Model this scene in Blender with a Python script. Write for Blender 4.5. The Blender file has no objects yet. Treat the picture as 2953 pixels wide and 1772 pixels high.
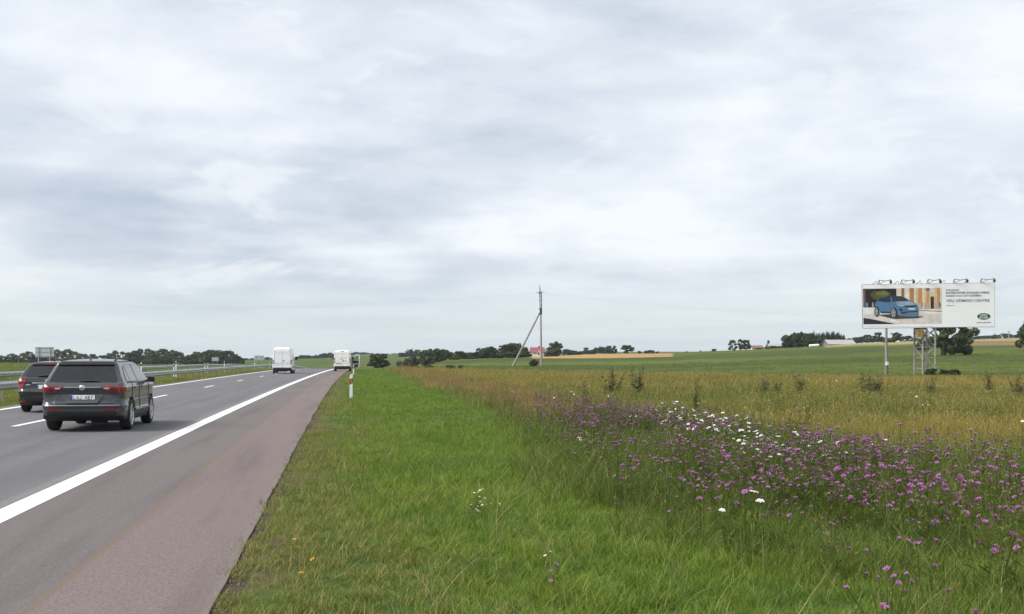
import bpy, bmesh, math, random
import numpy as np
from mathutils import Vector, Matrix
from mathutils.bvhtree import BVHTree

scene = bpy.context.scene
COL = scene.collection
random.seed(7)
RNG = np.random.default_rng(11)

# ------------------------------------------------------------------ camera
F = 3300.0            # focal length in photograph pixels (photo 2953 x 1772)
CX, HY = 1476.5, 1033.0   # optical axis column, horizon row
CAMH = 1.58           # eye height above the road
cam = bpy.data.cameras.new('camera')
cam.sensor_width = 36.0
cam.lens = 36.0 * F / 2953.0
cam.shift_y = (HY - 886.0) / 2953.0
cam.clip_start = 0.1
cam.clip_end = 20000
camo = bpy.data.objects.new('camera', cam)
camo.location = (0, 0, CAMH)
camo.rotation_euler = (math.radians(90), 0, 0)
COL.objects.link(camo)
scene.camera = camo

# ------------------------------------------------------------------ light
SUN_EL, SUN_AZ = math.radians(42), math.radians(248)
world = bpy.data.worlds.new('World')
scene.world = world
world.use_nodes = True
NT = world.node_tree
NT.nodes.clear()


def nd(nt, typ, **kw):
    n = nt.nodes.new(typ)
    for k, v in kw.items():
        if k.startswith('i_'):
            n.inputs[k[2:]].default_value = v
        else:
            setattr(n, k, v)
    return n


def mth(nt, op, a, b=None, clamp=False):
    n = nt.nodes.new('ShaderNodeMath')
    n.operation = op
    n.use_clamp = clamp
    for i, s in enumerate((a, b)):
        if s is None:
            continue
        if isinstance(s, (int, float)):
            n.inputs[i].default_value = s
        else:
            nt.links.new(s, n.inputs[i])
    return n.outputs[0]


def mapr(nt, val, a, b, c=0.0, d=1.0, smooth=True):
    n = nt.nodes.new('ShaderNodeMapRange')
    n.interpolation_type = 'SMOOTHSTEP' if smooth else 'LINEAR'
    nt.links.new(val, n.inputs['Value'])
    n.inputs['From Min'].default_value = a
    n.inputs['From Max'].default_value = b
    n.inputs['To Min'].default_value = c
    n.inputs['To Max'].default_value = d
    return n.outputs['Result']


def mixc(nt, fac, a, b, blend='MIX'):
    n = nt.nodes.new('ShaderNodeMix')
    n.data_type = 'RGBA'
    n.blend_type = blend
    for sock, v in ((n.inputs['Factor'], fac), (n.inputs[6], a), (n.inputs[7], b)):
        if isinstance(v, (int, float)):
            sock.default_value = v
        elif isinstance(v, (tuple, list)):
            sock.default_value = (v[0], v[1], v[2], 1.0)
        else:
            nt.links.new(v, sock)
    return n.outputs[2]


def noise(nt, vec, scale, detail=4.0, rough=0.5, dist=0.0):
    n = nt.nodes.new('ShaderNodeTexNoise')
    n.inputs['Scale'].default_value = scale
    n.inputs['Detail'].default_value = detail
    n.inputs['Roughness'].default_value = rough
    n.inputs['Distortion'].default_value = dist
    if vec is not None:
        nt.links.new(vec, n.inputs['Vector'])
    return n.outputs['Fac']


SKY_OFF = (7.3, 2.2, 1.3, 0.4)      # where in the cloud deck we stand


def build_sky():
    nt = NT
    L = nt.links
    sky = nd(nt, 'ShaderNodeTexSky', sky_type='NISHITA', sun_disc=False)
    sky.sun_elevation = SUN_EL
    sky.sun_rotation = SUN_AZ
    tc = nd(nt, 'ShaderNodeTexCoord')
    sep = nd(nt, 'ShaderNodeSeparateXYZ')
    L.new(tc.outputs['Generated'], sep.inputs[0])
    z = mth(nt, 'MAXIMUM', sep.outputs['Z'], 0.0)
    zz = mth(nt, 'ADD', z, 0.085)
    cu = nd(nt, 'ShaderNodeCombineXYZ')
    L.new(mth(nt, 'DIVIDE', sep.outputs['X'], zz), cu.inputs[0])
    L.new(mth(nt, 'DIVIDE', sep.outputs['Y'], zz), cu.inputs[1])
    mp = nd(nt, 'ShaderNodeMapping')
    mp.inputs['Location'].default_value = (SKY_OFF[0], SKY_OFF[1], 0.4)
    mp.inputs['Rotation'].default_value = (0, 0, math.radians(12))
    L.new(cu.outputs[0], mp.inputs[0])
    v = mp.outputs[0]
    big = noise(nt, v, 0.33, 3.0, 0.5, 0.2)
    mid = noise(nt, v, 1.15, 6.0, 0.52, 0.15)
    # rounder lumps of the layer, only mildly flattened towards the horizon
    lm = nd(nt, 'ShaderNodeMapping')
    lm.inputs['Location'].default_value = (SKY_OFF[2], SKY_OFF[3], 0.0)
    lm.inputs['Scale'].default_value = (1.0, 1.0, 2.7)
    L.new(tc.outputs['Generated'], lm.inputs[0])
    lump = noise(nt, lm.outputs[0], 5.2, 7.0, 0.56, 0.25)
    fine = noise(nt, lm.outputs[0], 17.0, 6.0, 0.6, 0.3)
    d = mth(nt, 'ADD', mth(nt, 'MULTIPLY', big, 0.75), mth(nt, 'MULTIPLY', mid, 0.45))
    d = mth(nt, 'ADD', d, mth(nt, 'MULTIPLY', lump, 0.75))
    d = mth(nt, 'ADD', d, mth(nt, 'MULTIPLY', fine, 0.14))
    # a heavier bank low in the deck ahead to the left
    def patch(px, py, wx, wy):
        k = math.sqrt(1 + ((px - CX) / F) ** 2 + ((HY - py) / F) ** 2)
        ax = mth(nt, 'DIVIDE', mth(nt, 'SUBTRACT', sep.outputs['X'], (px - CX) / F / k), wx)
        az = mth(nt, 'DIVIDE', mth(nt, 'SUBTRACT', sep.outputs['Z'], (HY - py) / F / k), wy)
        r2 = mth(nt, 'ADD', mth(nt, 'MULTIPLY', ax, ax), mth(nt, 'MULTIPLY', az, az))
        g = mth(nt, 'POWER', 2.718, mth(nt, 'MULTIPLY', r2, -1.0))
        return mth(nt, 'MULTIPLY', g, mapr(nt, sep.outputs['Y'], 0.0, 0.3)), az
    bank, _ = patch(700, 610, 0.17, 0.045)
    d = mth(nt, 'ADD', d, mth(nt, 'MULTIPLY', mth(nt, 'MULTIPLY', bank, mapr(nt, mid, 0.30, 0.62, 0.35, 1.0)), 0.20))
    thick = mapr(nt, d, 0.89, 1.42, smooth=False)
    cl = mixc(nt, thick, (0.875, 0.905, 0.945), (0.385, 0.46, 0.575))
    # small lit cumulus tops poking out of the deck
    lit = mapr(nt, noise(nt, lm.outputs[0], 8.5, 6.0, 0.55, 0.5), 0.56, 0.68, 0.0, 0.6)
    cl = mixc(nt, lit, cl, (0.865, 0.892, 0.92))
    puff, pz = patch(590, 568, 0.050, 0.015)
    pn = noise(nt, lm.outputs[0], 15.0, 6.0, 0.6, 0.4)
    pf = mapr(nt, mth(nt, 'ADD', puff, mth(nt, 'MULTIPLY', mth(nt, 'SUBTRACT', pn, 0.5), 1.3)), 0.45, 0.95, 0.0, 0.60)
    pf = mth(nt, 'MULTIPLY', pf, mapr(nt, puff, 0.05, 0.4))
    pf = mth(nt, 'MULTIPLY', pf, mapr(nt, pz, -1.2, 0.4, 0.1, 1.0))
    cl = mixc(nt, pf, cl, (0.85, 0.875, 0.915))
    # low band of bright distance under the edge of the deck
    edge = mth(nt, 'ADD', z, mth(nt, 'MULTIPLY', mth(nt, 'SUBTRACT', mid, 0.5), 0.03))
    band = mapr(nt, edge, 0.030, 0.078, 1.0, 0.0)
    streak = nd(nt, 'ShaderNodeMapping')
    streak.inputs['Scale'].default_value = (2.0, 2.0, 34.0)
    L.new(tc.outputs['Generated'], streak.inputs[0])
    st = noise(nt, streak.outputs[0], 2.0, 4.0, 0.55)
    bc = mixc(nt, mapr(nt, st, 0.35, 0.7), (0.60, 0.685, 0.735), (0.71, 0.77, 0.805))
    cl = mixc(nt, mth(nt, 'MULTIPLY', band, 0.9), cl, bc)
    scl = nd(nt, 'ShaderNodeVectorMath', operation='SCALE')
    L.new(cl, scl.inputs[0])
    scl.inputs['Scale'].default_value = 3.41 * 1.08
    fin = mixc(nt, 0.95, sky.outputs[0], scl.outputs[0])
    bg = nd(nt, 'ShaderNodeBackground')
    bg.inputs['Strength'].default_value = 0.1
    L.new(fin, bg.inputs['Color'])
    out = nd(nt, 'ShaderNodeOutputWorld')
    L.new(bg.outputs[0], out.inputs[0])


build_sky()
sun = bpy.data.lights.new('sun', 'SUN')
sun.energy = 1.5
sun.angle = math.radians(36)
sun.color = (1.0, 0.965, 0.91)
suno = bpy.data.objects.new('sun', sun)
_sd = Vector((math.sin(SUN_AZ) * math.cos(SUN_EL), math.cos(SUN_AZ) * math.cos(SUN_EL), math.sin(SUN_EL)))
suno.rotation_euler = _sd.to_track_quat('Z', 'Y').to_euler()
suno.location = (0, -20, 40)
COL.objects.link(suno)

scene.view_settings.view_transform = 'Standard'
scene.view_settings.look = 'None'
scene.view_settings.exposure = 1.55
scene.view_settings.gamma = 1.0
scene.view_settings.use_curve_mapping = False
scene.cycles.use_denoising = True
scene.cycles.max_bounces = 6
scene.cycles.transparent_max_bounces = 8


# ------------------------------------------------------------------ helpers
def at(x, y, Y):
    """photo pixel + distance along the view axis -> world point"""
    return Vector(((x - CX) / F * Y, Y, CAMH - (y - HY) / F * Y))


def tag(o, label=None, cat=None, group=None, kind=None):
    if label: o['label'] = label
    if cat: o['category'] = cat
    if group: o['group'] = group
    if kind: o['kind'] = kind
    return o


def empty(name, loc=(0, 0, 0), rz=0.0, label=None, cat=None, group=None):
    o = bpy.data.objects.new(name, None)
    o.empty_display_size = 0.2
    o.location = loc
    o.rotation_euler = (0, 0, rz)
    COL.objects.link(o)
    tag(o, label, cat, group)
    return o


def link(name, me, parent=None, mat=None):
    if mat is not None and not me.materials:
        me.materials.append(mat)
    o = bpy.data.objects.new(name, me)
    COL.objects.link(o)
    if parent is not None:
        o.parent = parent
    return o


def smooth_mesh(me, ang=None):
    me.polygons.foreach_set('use_smooth', np.ones(len(me.polygons), dtype=bool))
    if ang is not None:
        me.set_sharp_from_angle(angle=math.radians(ang))


class MB:
    """collects boxes, bars, tubes and polygons of ONE part"""

    def __init__(self):
        self.v, self.f = [], []

    def add(self, vs, fs):
        n = len(self.v)
        self.v += [tuple(p) for p in vs]
        self.f += [tuple(i + n for i in q) for q in fs]

    def box(self, c, s, M=None, bev=0.0):
        x, y, z = s[0] / 2, s[1] / 2, s[2] / 2
        if bev <= 0:
            vs = [Vector((a * x, b * y, d * z)) for d in (-1, 1) for b in (-1, 1) for a in (-1, 1)]
            fs = [(0, 2, 3, 1), (4, 5, 7, 6), (0, 1, 5, 4), (2, 6, 7, 3), (0, 4, 6, 2), (1, 3, 7, 5)]
        else:
            bm = bmesh.new()
            bmesh.ops.create_cube(bm, size=1.0)
            for q in bm.verts:
                q.co = Vector((q.co.x * s[0], q.co.y * s[1], q.co.z * s[2]))
            bmesh.ops.bevel(bm, geom=bm.edges[:] , offset=bev, segments=2, affect='EDGES', profile=0.6)
            bm.verts.index_update()
            vs = [q.co.copy() for q in bm.verts]
            fs = [[q.index for q in fc.verts] for fc in bm.faces]
            bm.free()
        if M is not None:
            vs = [M @ q for q in vs]
        c = Vector(c)
        self.add([q + c for q in vs], fs)
        return self

    def tube(self, pts, rad, n=6, cap=True):
        pts = [Vector(p) for p in pts]
        rads = rad if isinstance(rad, (list, tuple)) else [rad] * len(pts)
        vs, fs = [], []
        up = Vector((0, 0, 1))
        for i, p in enumerate(pts):
            a = pts[max(i - 1, 0)]
            b = pts[min(i + 1, len(pts) - 1)]
            t = (b - a).normalized()
            ref = up if abs(t.z) < 0.95 else Vector((1, 0, 0))
            s = t.cross(ref).normalized()
            w = s.cross(t).normalized()
            for k in range(n):
                an = 2 * math.pi * k / n
                vs.append(p + (s * math.cos(an) + w * math.sin(an)) * rads[i])
        for i in range(len(pts) - 1):
            for k in range(n):
                k2 = (k + 1) % n
                fs.append((i * n + k, i * n + k2, (i + 1) * n + k2, (i + 1) * n + k))
        if cap:
            fs.append(tuple(range(n - 1, -1, -1)))
            fs.append(tuple((len(pts) - 1) * n + k for k in range(n)))
        self.add(vs, fs)
        return self

    def bar(self, a, b, w, h):
        """rectangular bar from a to b"""
        a, b = Vector(a), Vector(b)
        t = (b - a).normalized()
        ref = Vector((0, 0, 1)) if abs(t.z) < 0.95 else Vector((0, 1, 0))
        s = t.cross(ref).normalized() * (w / 2)
        u = s.cross(t).normalized() * (h / 2)
        vs = [p + i * s + j * u for p in (a, b) for j in (-1, 1) for i in (-1, 1)]
        self.add(vs, [(0, 1, 3, 2), (4, 6, 7, 5), (0, 4, 5, 1), (2, 3, 7, 6), (0, 2, 6, 4), (1, 5, 7, 3)])
        return self

    def prism(self, poly, d, to3):
        """polygon (2D list) given thickness d; to3(a,b,t) maps to 3D"""
        n = len(poly)
        vs = [to3(a, b, 0.0) for a, b in poly] + [to3(a, b, d) for a, b in poly]
        fs = [tuple(range(n)), tuple(range(2 * n - 1, n - 1, -1))]
        for i in range(n):
            j = (i + 1) % n
            fs.append((i, i + n, j + n, j))
        self.add(vs, fs)
        return self

    def lathe(self, prof, n, to3):
        """profile [(r, h)] spun; to3(rcos, rsin, h)"""
        vs, fs = [], []
        for r, h in prof:
            for k in range(n):
                an = 2 * math.pi * k / n
                vs.append(to3(r * math.cos(an), r * math.sin(an), h))
        for i in range(len(prof) - 1):
            for k in range(n):
                k2 = (k + 1) % n
                fs.append((i * n + k, i * n + k2, (i + 1) * n + k2, (i + 1) * n + k))
        self.add(vs, fs)
        return self

    def mesh(self, name, mat=None, smooth=None, fix=True):
        me = bpy.data.meshes.new(name)
        me.from_pydata([tuple(q) for q in self.v], [], self.f)
        if fix:
            bm = bmesh.new()
            bm.from_mesh(me)
            bmesh.ops.recalc_face_normals(bm, faces=bm.faces)
            bm.to_mesh(me)
            bm.free()
        if mat is not None:
            me.materials.append(mat)
        if smooth is not None:
            smooth_mesh(me, smooth)
        return me

    def build(self, name, mat, parent=None, smooth=None):
        return link(name, self.mesh(name, mat, smooth), parent)


def srgb(r, g, b):
    def c(x):
        x /= 255.0
        return x / 12.92 if x <= 0.04045 else ((x + 0.055) / 1.055) ** 2.4
    return (c(r), c(g), c(b))


MATS = {}


def mat(name, col, rough=0.6, metal=0.0, var=0.12, scale=6.0, bump=0.0, bscale=40.0, coat=0.0, spec=0.5,
        dirt=None, dirt_scale=3.0, dirt_lo=0.5, dirt_hi=0.75):
    """procedural material: base colour broken up by noise, optional dirt and fine relief"""
    if name in MATS:
        return MATS[name]
    m = bpy.data.materials.new(name)
    m.use_nodes = True
    nt = m.node_tree
    p = nt.nodes['Principled BSDF']
    tc = nd(nt, 'ShaderNodeTexCoord')
    v = tc.outputs['Object']
    nz = noise(nt, v, scale, 5.0, 0.6)
    lo = tuple(max(0, c * (1 - var)) for c in col)
    hi = tuple(min(1, c * (1 + var)) for c in col)
    c = mixc(nt, mapr(nt, nz, 0.3, 0.7), lo, hi)
    if dirt is not None:
        dn = noise(nt, v, dirt_scale, 6.0, 0.65, 0.4)
        c = mixc(nt, mapr(nt, dn, dirt_lo, dirt_hi), c, dirt)
    nt.links.new(c, p.inputs['Base Color'])
    p.inputs['Roughness'].default_value = rough
    p.inputs['Metallic'].default_value = metal
    p.inputs['Specular IOR Level'].default_value = spec
    if coat:
        p.inputs['Coat Weight'].default_value = coat
        p.inputs['Coat Roughness'].default_value = 0.04
    if bump:
        b = nd(nt, 'ShaderNodeBump')
        b.inputs['Strength'].default_value = bump
        b.inputs['Distance'].default_value = 0.02
        nt.links.new(noise(nt, v, bscale, 4.0, 0.6), b.inputs['Height'])
        nt.links.new(b.outputs[0], p.inputs['Normal'])
    MATS[name] = m
    return m


def leaf_mat(name, c1, c2, c3=None, trans=0.3, wscale=0.25, rough=0.55, tint_attr=True):
    """foliage: colour varies per blade (attribute), per plant (object random) and over the ground"""
    if name in MATS:
        return MATS[name]
    m = bpy.data.materials.new(name)
    m.use_nodes = True
    nt = m.node_tree
    nt.nodes.clear()
    oi = nd(nt, 'ShaderNodeObjectInfo')
    geo = nd(nt, 'ShaderNodeNewGeometry')
    wn = noise(nt, geo.outputs['Position'], wscale, 3.0, 0.55)
    f = mth(nt, 'ADD', mth(nt, 'MULTIPLY', oi.outputs['Random'], 0.35), mapr(nt, wn, 0.3, 0.7, 0.0, 0.45))
    if tint_attr:
        at_ = nd(nt, 'ShaderNodeAttribute', attribute_name='tint')
        f = mth(nt, 'ADD', f, mth(nt, 'SUBTRACT', mth(nt, 'MULTIPLY', at_.outputs['Fac'], 0.6), 0.2))
    f = mth(nt, 'MINIMUM', mth(nt, 'MAXIMUM', f, 0.0), 1.0)
    c = mixc(nt, f, c1, c2)
    if c3 is not None:
        at2 = nd(nt, 'ShaderNodeAttribute', attribute_name='dry')
        c = mixc(nt, at2.outputs['Fac'], c, c3)
    pr = nd(nt, 'ShaderNodeBsdfPrincipled')
    pr.inputs['Roughness'].default_value = rough
    pr.inputs['Specular IOR Level'].default_value = 0.25
    nt.links.new(c, pr.inputs['Base Color'])
    tr = nd(nt, 'ShaderNodeBsdfTranslucent')
    nt.links.new(c, tr.inputs['Color'])
    mx = nd(nt, 'ShaderNodeMixShader')
    mx.inputs[0].default_value = trans
    nt.links.new(pr.outputs[0], mx.inputs[1])
    nt.links.new(tr.outputs[0], mx.inputs[2])
    out = nd(nt, 'ShaderNodeOutputMaterial')
    nt.links.new(mx.outputs[0], out.inputs[0])
    MATS[name] = m
    return m


def quick_mesh(name, V, Fq, mats=(), tint=None, dry=None):
    """mesh from numpy arrays; Fq list of (faces array of equal size)"""
    me = bpy.data.meshes.new(name)
    V = np.asarray(V, dtype=np.float32)
    Fs = [np.asarray(q, dtype=np.int32) for q in Fq if len(q)]
    nl = sum(q.size for q in Fs)
    npol = sum(len(q) for q in Fs)
    me.vertices.add(len(V))
    me.vertices.foreach_set('co', V.ravel())
    me.loops.add(nl)
    me.loops.foreach_set('vertex_index', np.concatenate([q.ravel() for q in Fs]))
    me.polygons.add(npol)
    sizes = np.concatenate([np.full(len(q), q.shape[1], dtype=np.int32) for q in Fs])
    starts = np.concatenate([[0], np.cumsum(sizes)[:-1]]).astype(np.int32)
    me.polygons.foreach_set('loop_start', starts)
    try:
        me.polygons.foreach_set('loop_total', sizes)
    except Exception:
        pass
    me.update(calc_edges=True)
    for nm, arr in (('tint', tint), ('dry', dry)):
        if arr is not None:
            a = me.attributes.new(nm, 'FLOAT', 'POINT')
            a.data.foreach_set('value', np.asarray(arr, dtype=np.float32))
    for m in mats:
        me.materials.append(m)
    return me


def vnoise(x, y, scale, seed=0):
    """smooth value noise, numpy, 0..1"""
    x = np.asarray(x, dtype=np.float64) / scale
    y = np.asarray(y, dtype=np.float64) / scale
    xi, yi = np.floor(x).astype(np.int64), np.floor(y).astype(np.int64)
    fx, fy = x - xi, y - yi
    fx = fx * fx * (3 - 2 * fx)
    fy = fy * fy * (3 - 2 * fy)

    def h(i, j):
        n = (i * 374761393 + j * 668265263 + seed * 1274126177) & 0xFFFFFFFF
        n = ((n ^ (n >> 13)) * 1274126177) & 0xFFFFFFFF
        return ((n ^ (n >> 16)) & 0xFFFF) / 65535.0
    return (h(xi, yi) * (1 - fx) + h(xi + 1, yi) * fx) * (1 - fy) + (h(xi, yi + 1) * (1 - fx) + h(xi + 1, yi + 1) * fx) * fy


def fbm(x, y, scale, seed=0, n=4):
    t, a, s = 0.0, 1.0, 0.0
    for k in range(n):
        t = t + a * vnoise(x, y, scale / 2 ** k, seed + k)
        s += a
        a *= 0.5
    return t / s


def sstep(x, a, b):
    t = np.clip((np.asarray(x, dtype=np.float64) - a) / (b - a), 0, 1)
    return t * t * (3 - 2 * t)
# ------------------------------------------------------------------ road alignment
# reference line = the white right-hand edge line; u is measured to the right of the
# shoulder-side camera line so that the edge line lies at u = -3.37
U_LINE = -3.37


def ref_x(Y):
    Y = np.asarray(Y, dtype=np.float64)
    a = np.clip(Y, 0, 400)
    x = -5.11 - 0.1515 * (Y - 11.43) + 0.0001 * (a * a - 130.6) + 0.0002 * 400 * np.maximum(Y - 400, 0)
    x = x + np.where(Y > 170, 0.00022 * np.square(np.clip(Y - 170, 0, 230)) + 0.1012 * np.maximum(Y - 400, 0), 0)
    return x


def ref_slope(Y):
    Y = np.asarray(Y, dtype=np.float64)
    return -0.1515 + 0.0002 * np.clip(Y, 0, 400) + np.where(Y > 170, 0.00044 * np.clip(Y - 170, 0, 230), 0)


def road_z(Y):
    d = np.clip(np.asarray(Y, dtype=np.float64) - 160, 0, 100)
    e = np.maximum(np.asarray(Y, dtype=np.float64) - 260, 0)
    return -d * d / 5000.0 - 0.04 * np.minimum(e, 60)


def rp(u, Y, z=0.0):
    """road coordinates -> world"""
    m = float(ref_slope(Y))
    n = math.hypot(1, m)
    o = u - U_LINE
    Yp = Y
    return Vector((float(ref_x(Y)) + o / n, Yp - o * m / n, float(road_z(Y)) + z))


def road_heading(Y):
    return math.atan(-float(ref_slope(Y)))      # rotation about z for a thing facing +Y


def road_u(X, Y):
    m = ref_slope(Y)
    o = (X - ref_x(Y)) / np.sqrt(1 + m * m)
    return o + U_LINE


# ------------------------------------------------------------------ terrain heights
TX = np.array([-900, 0, 450, 800, 950, 1060, 1150, 1270, 1450, 1545, 1750, 1934, 2050, 2300, 2500, 2700, 2953, 3800], float)
TY = np.array([0, 60, 110, 180, 260, 350, 500, 800, 1500, 3000, 9000], float)
TZ = np.array([
    [0] * 18,
    [0] * 18,
    [.35, .15, 0, 0, 0, 0, 0, 0, 0, 0, 0, 0, .05, .1, .15, .2, .25, .3],
    [1.0, .75, .3, 0, 0, .3, .45, .3, .27, .3, .4, .6, .8, 1.3, 1.7, 2.0, 2.2, 2.4],
    [.3, .2, -.6, -1.5, -1.3, -.6, .1, .7, 1.5, 1.45, 1.5, 1.8, 2.4, 3.2, 3.8, 4.2, 4.5, 4.8],
    [-.5, -.5, -1.2, -2.0, -1.8, -.9, .1, 1.1, 1.5, 1.9, 2.2, 2.6, 3.6, 4.8, 6.1, 6.6, 6.7, 7],
    [-1.4, -1.4, -1.5, -1.2, .2, .9, 1.1, 1.5, 2.0, 2.25, 3.4, 3.6, 4.6, 6.0, 8.0, 9.2, 10.0, 10.6],
    [-1.2, -1.2, -1.2, .6, 1.6, 2.6, 3.4, 4, 4, 4, 5, 6, 6, 7, 10, 13, 15.6, 16.4],
    [-1, -1, -1, .8, 3, 5.8, 6.4, 9, 9, 9, 9.5, 9.8, 8, 8, 12, 19, 22, 24],
    [-1, -1, -1, 0, 3, 7, 8, 10, 12, 12, 14, 15, 12, 12, 16, 24, 28, 30],
    [-1, -1, -1, 0, 3, 7, 8, 12, 12, 12, 12, 12, 10, 10, 16, 24, 28, 30]], float)


def terrain_z(X, Y):
    X = np.asarray(X, dtype=np.float64)
    Y = np.asarray(Y, dtype=np.float64)
    Yc = np.maximum(Y, 1.0)
    px = np.clip(CX + F * X / np.maximum(Yc, np.abs(X) * 0.6), TX[0], TX[-1])
    R = np.where(Y > 0, np.maximum(Yc, np.hypot(X, Y) * 0.75), 0)
    i = np.clip(np.searchsorted(TX, px) - 1, 0, len(TX) - 2)
    j = np.clip(np.searchsorted(TY, R) - 1, 0, len(TY) - 2)
    a = np.clip((px - TX[i]) / (TX[i + 1] - TX[i]), 0, 1)
    b = np.clip((R - TY[j]) / (TY[j + 1] - TY[j]), 0, 1)
    a = a * a * (3 - 2 * a) * .5 + a * .5
    b = b * b * (3 - 2 * b) * .35 + b * .65
    z = (TZ[j, i] * (1 - a) + TZ[j, i + 1] * a) * (1 - b) + (TZ[j + 1, i] * (1 - a) + TZ[j + 1, i + 1] * a) * b
    u = road_u(X, Y)
    rz = road_z(Y)
    near = np.exp(-np.square(np.maximum(Y, 0) / 90.0))
    # unmown bank: a shallow dip along the verge, then slightly uneven ground
    und = (fbm(X, Y, 9.0, 3, 3) - 0.5) * 0.16 * sstep(u, 1.5, 6) * (0.3 + 0.7 * near)
    z = z + und + (fbm(X, Y, 1.6, 5, 2) - 0.5) * 0.05 * sstep(u, -0.4, 1.0) * near
    # corridor of the dual carriageway
    w = sstep(u, -52, -36) * (1 - sstep(u, 2.0, 16))
    base = rz - 0.02
    base = base - 0.06 * sstep(u, -11.05, -11.6) * 1.0                       # median slightly low
    base = np.where(u < -11.6, rz - 0.08, base)
    base = base - 0.80 * sstep(-u, 22.3, 24.5) * (1 - sstep(-u, 32.6, 37.0))
    base = base + 0.7 * sstep(-u, 34.0, 42.0) * np.clip(1 - (Y - 160) / 120, 0, 1)
    on = ((u > -10.9) & (u < -0.83))
    base = np.where(on, rz - 0.06, base)
    far = 1 - sstep(Y, 300, 380)
    w = w * far
    return z * (1 - w) + base * w


def tz(X, Y):
    return float(terrain_z(np.array([X]), np.array([Y]))[0])


# ------------------------------------------------------------------ ground sheet
def field_edge_Y(px):
    """where the unmown meadow ends and the pasture starts"""
    return np.interp(px, [900, 1130, 1400, 1750, 2050, 2500, 2953, 3600], [172, 160, 135, 114, 100, 83, 75, 66])


def ground_colour(X, Y):
    px = CX + F * X / np.maximum(Y, 0.5)
    u = road_u(X, Y)
    n1 = fbm(X, Y, 14, 21, 4)
    n2 = fbm(X, Y, 3.0, 33, 3)
    n3 = fbm(X * 0.35, Y, 40, 57, 3)
    C = np.zeros(X.shape + (3,))

    def put(mask, c):
        m = np.asarray(mask, dtype=np.float64)[..., None]
        C[:] = C * (1 - m) + np.asarray(c) * m
    green = np.array([.058, .098, .020])
    put(np.ones_like(X), green)
    put(sstep(n1, .35, .65) * .6, (.075, .105, .022))
    # pasture (right) with bands where it was grazed differently
    past = sstep(u, 5, 9)
    put(past, (.078, .104, .021))
    put(past * sstep(n3, .45, .6) * .8, (.056, .076, .019))
    put(past * sstep(n3, .55, .3) * .6, (.098, .126, .024))
    # unmown yellowish meadow up to the pasture edge
    ed = field_edge_Y(px) * (1 + (n1 - .5) * .05)
    mead = past * (1 - sstep(Y - ed, -2.0, 2.0))
    put(mead, (.110, .122, .028))
    put(mead * sstep(n2, .5, .7) * .6, (.075, .09, .022))
    put(mead * sstep(n1, .5, .7) * .8, (.20, .14, .036))
    # mown verge
    verge = (1 - sstep(u, 4.2, 5.2)) * (u > -0.9)
    put(verge, (.060, .100, .018))
    put((1 - sstep(u, -0.75, 0.1)) * (u > -1.2) * sstep(n2, .3, .6), (.12, .095, .05))
    put((u > -1.0) & (u < -0.66), (.080, .062, .042))
    # median
    put((u < -10.8) & (u > -24), (.085, .10, .024))
    put((u < -10.8) & (u > -11.5), (.13, .105, .065))
    put((u < -22) & (u > -34), (.10, .10, .04))
    # far fields: wheat, stubble, cut hay
    def fld(x0, x1, y0, y1, c, soft=6):
        m = sstep(px, x0 - soft, x0 + soft) * (1 - sstep(px, x1 - soft, x1 + soft)) * sstep(Y, y0 - 6, y0 + 6) * (1 - sstep(Y, y1 - 10, y1 + 10))
        put(m * (u > 8), c)
    fld(1535, 1940, 268, 490, (.36, .225, .095))
    fld(1110, 1215, 430, 620, (.34, .22, .12))
    fld(1000, 1090, 500, 580, (.26, .18, .08))
    fld(1620, 2000, 560, 900, (.11, .12, .045))
    fld(2380, 2670, 305, 430, (.29, .235, .085))
    fld(2660, 3400, 352, 760, (.27, .22, .09))
    fld(2770, 3400, 262, 338, (.20, .135, .07))
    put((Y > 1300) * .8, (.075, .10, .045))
    return np.clip(C, 0, 1)


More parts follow.
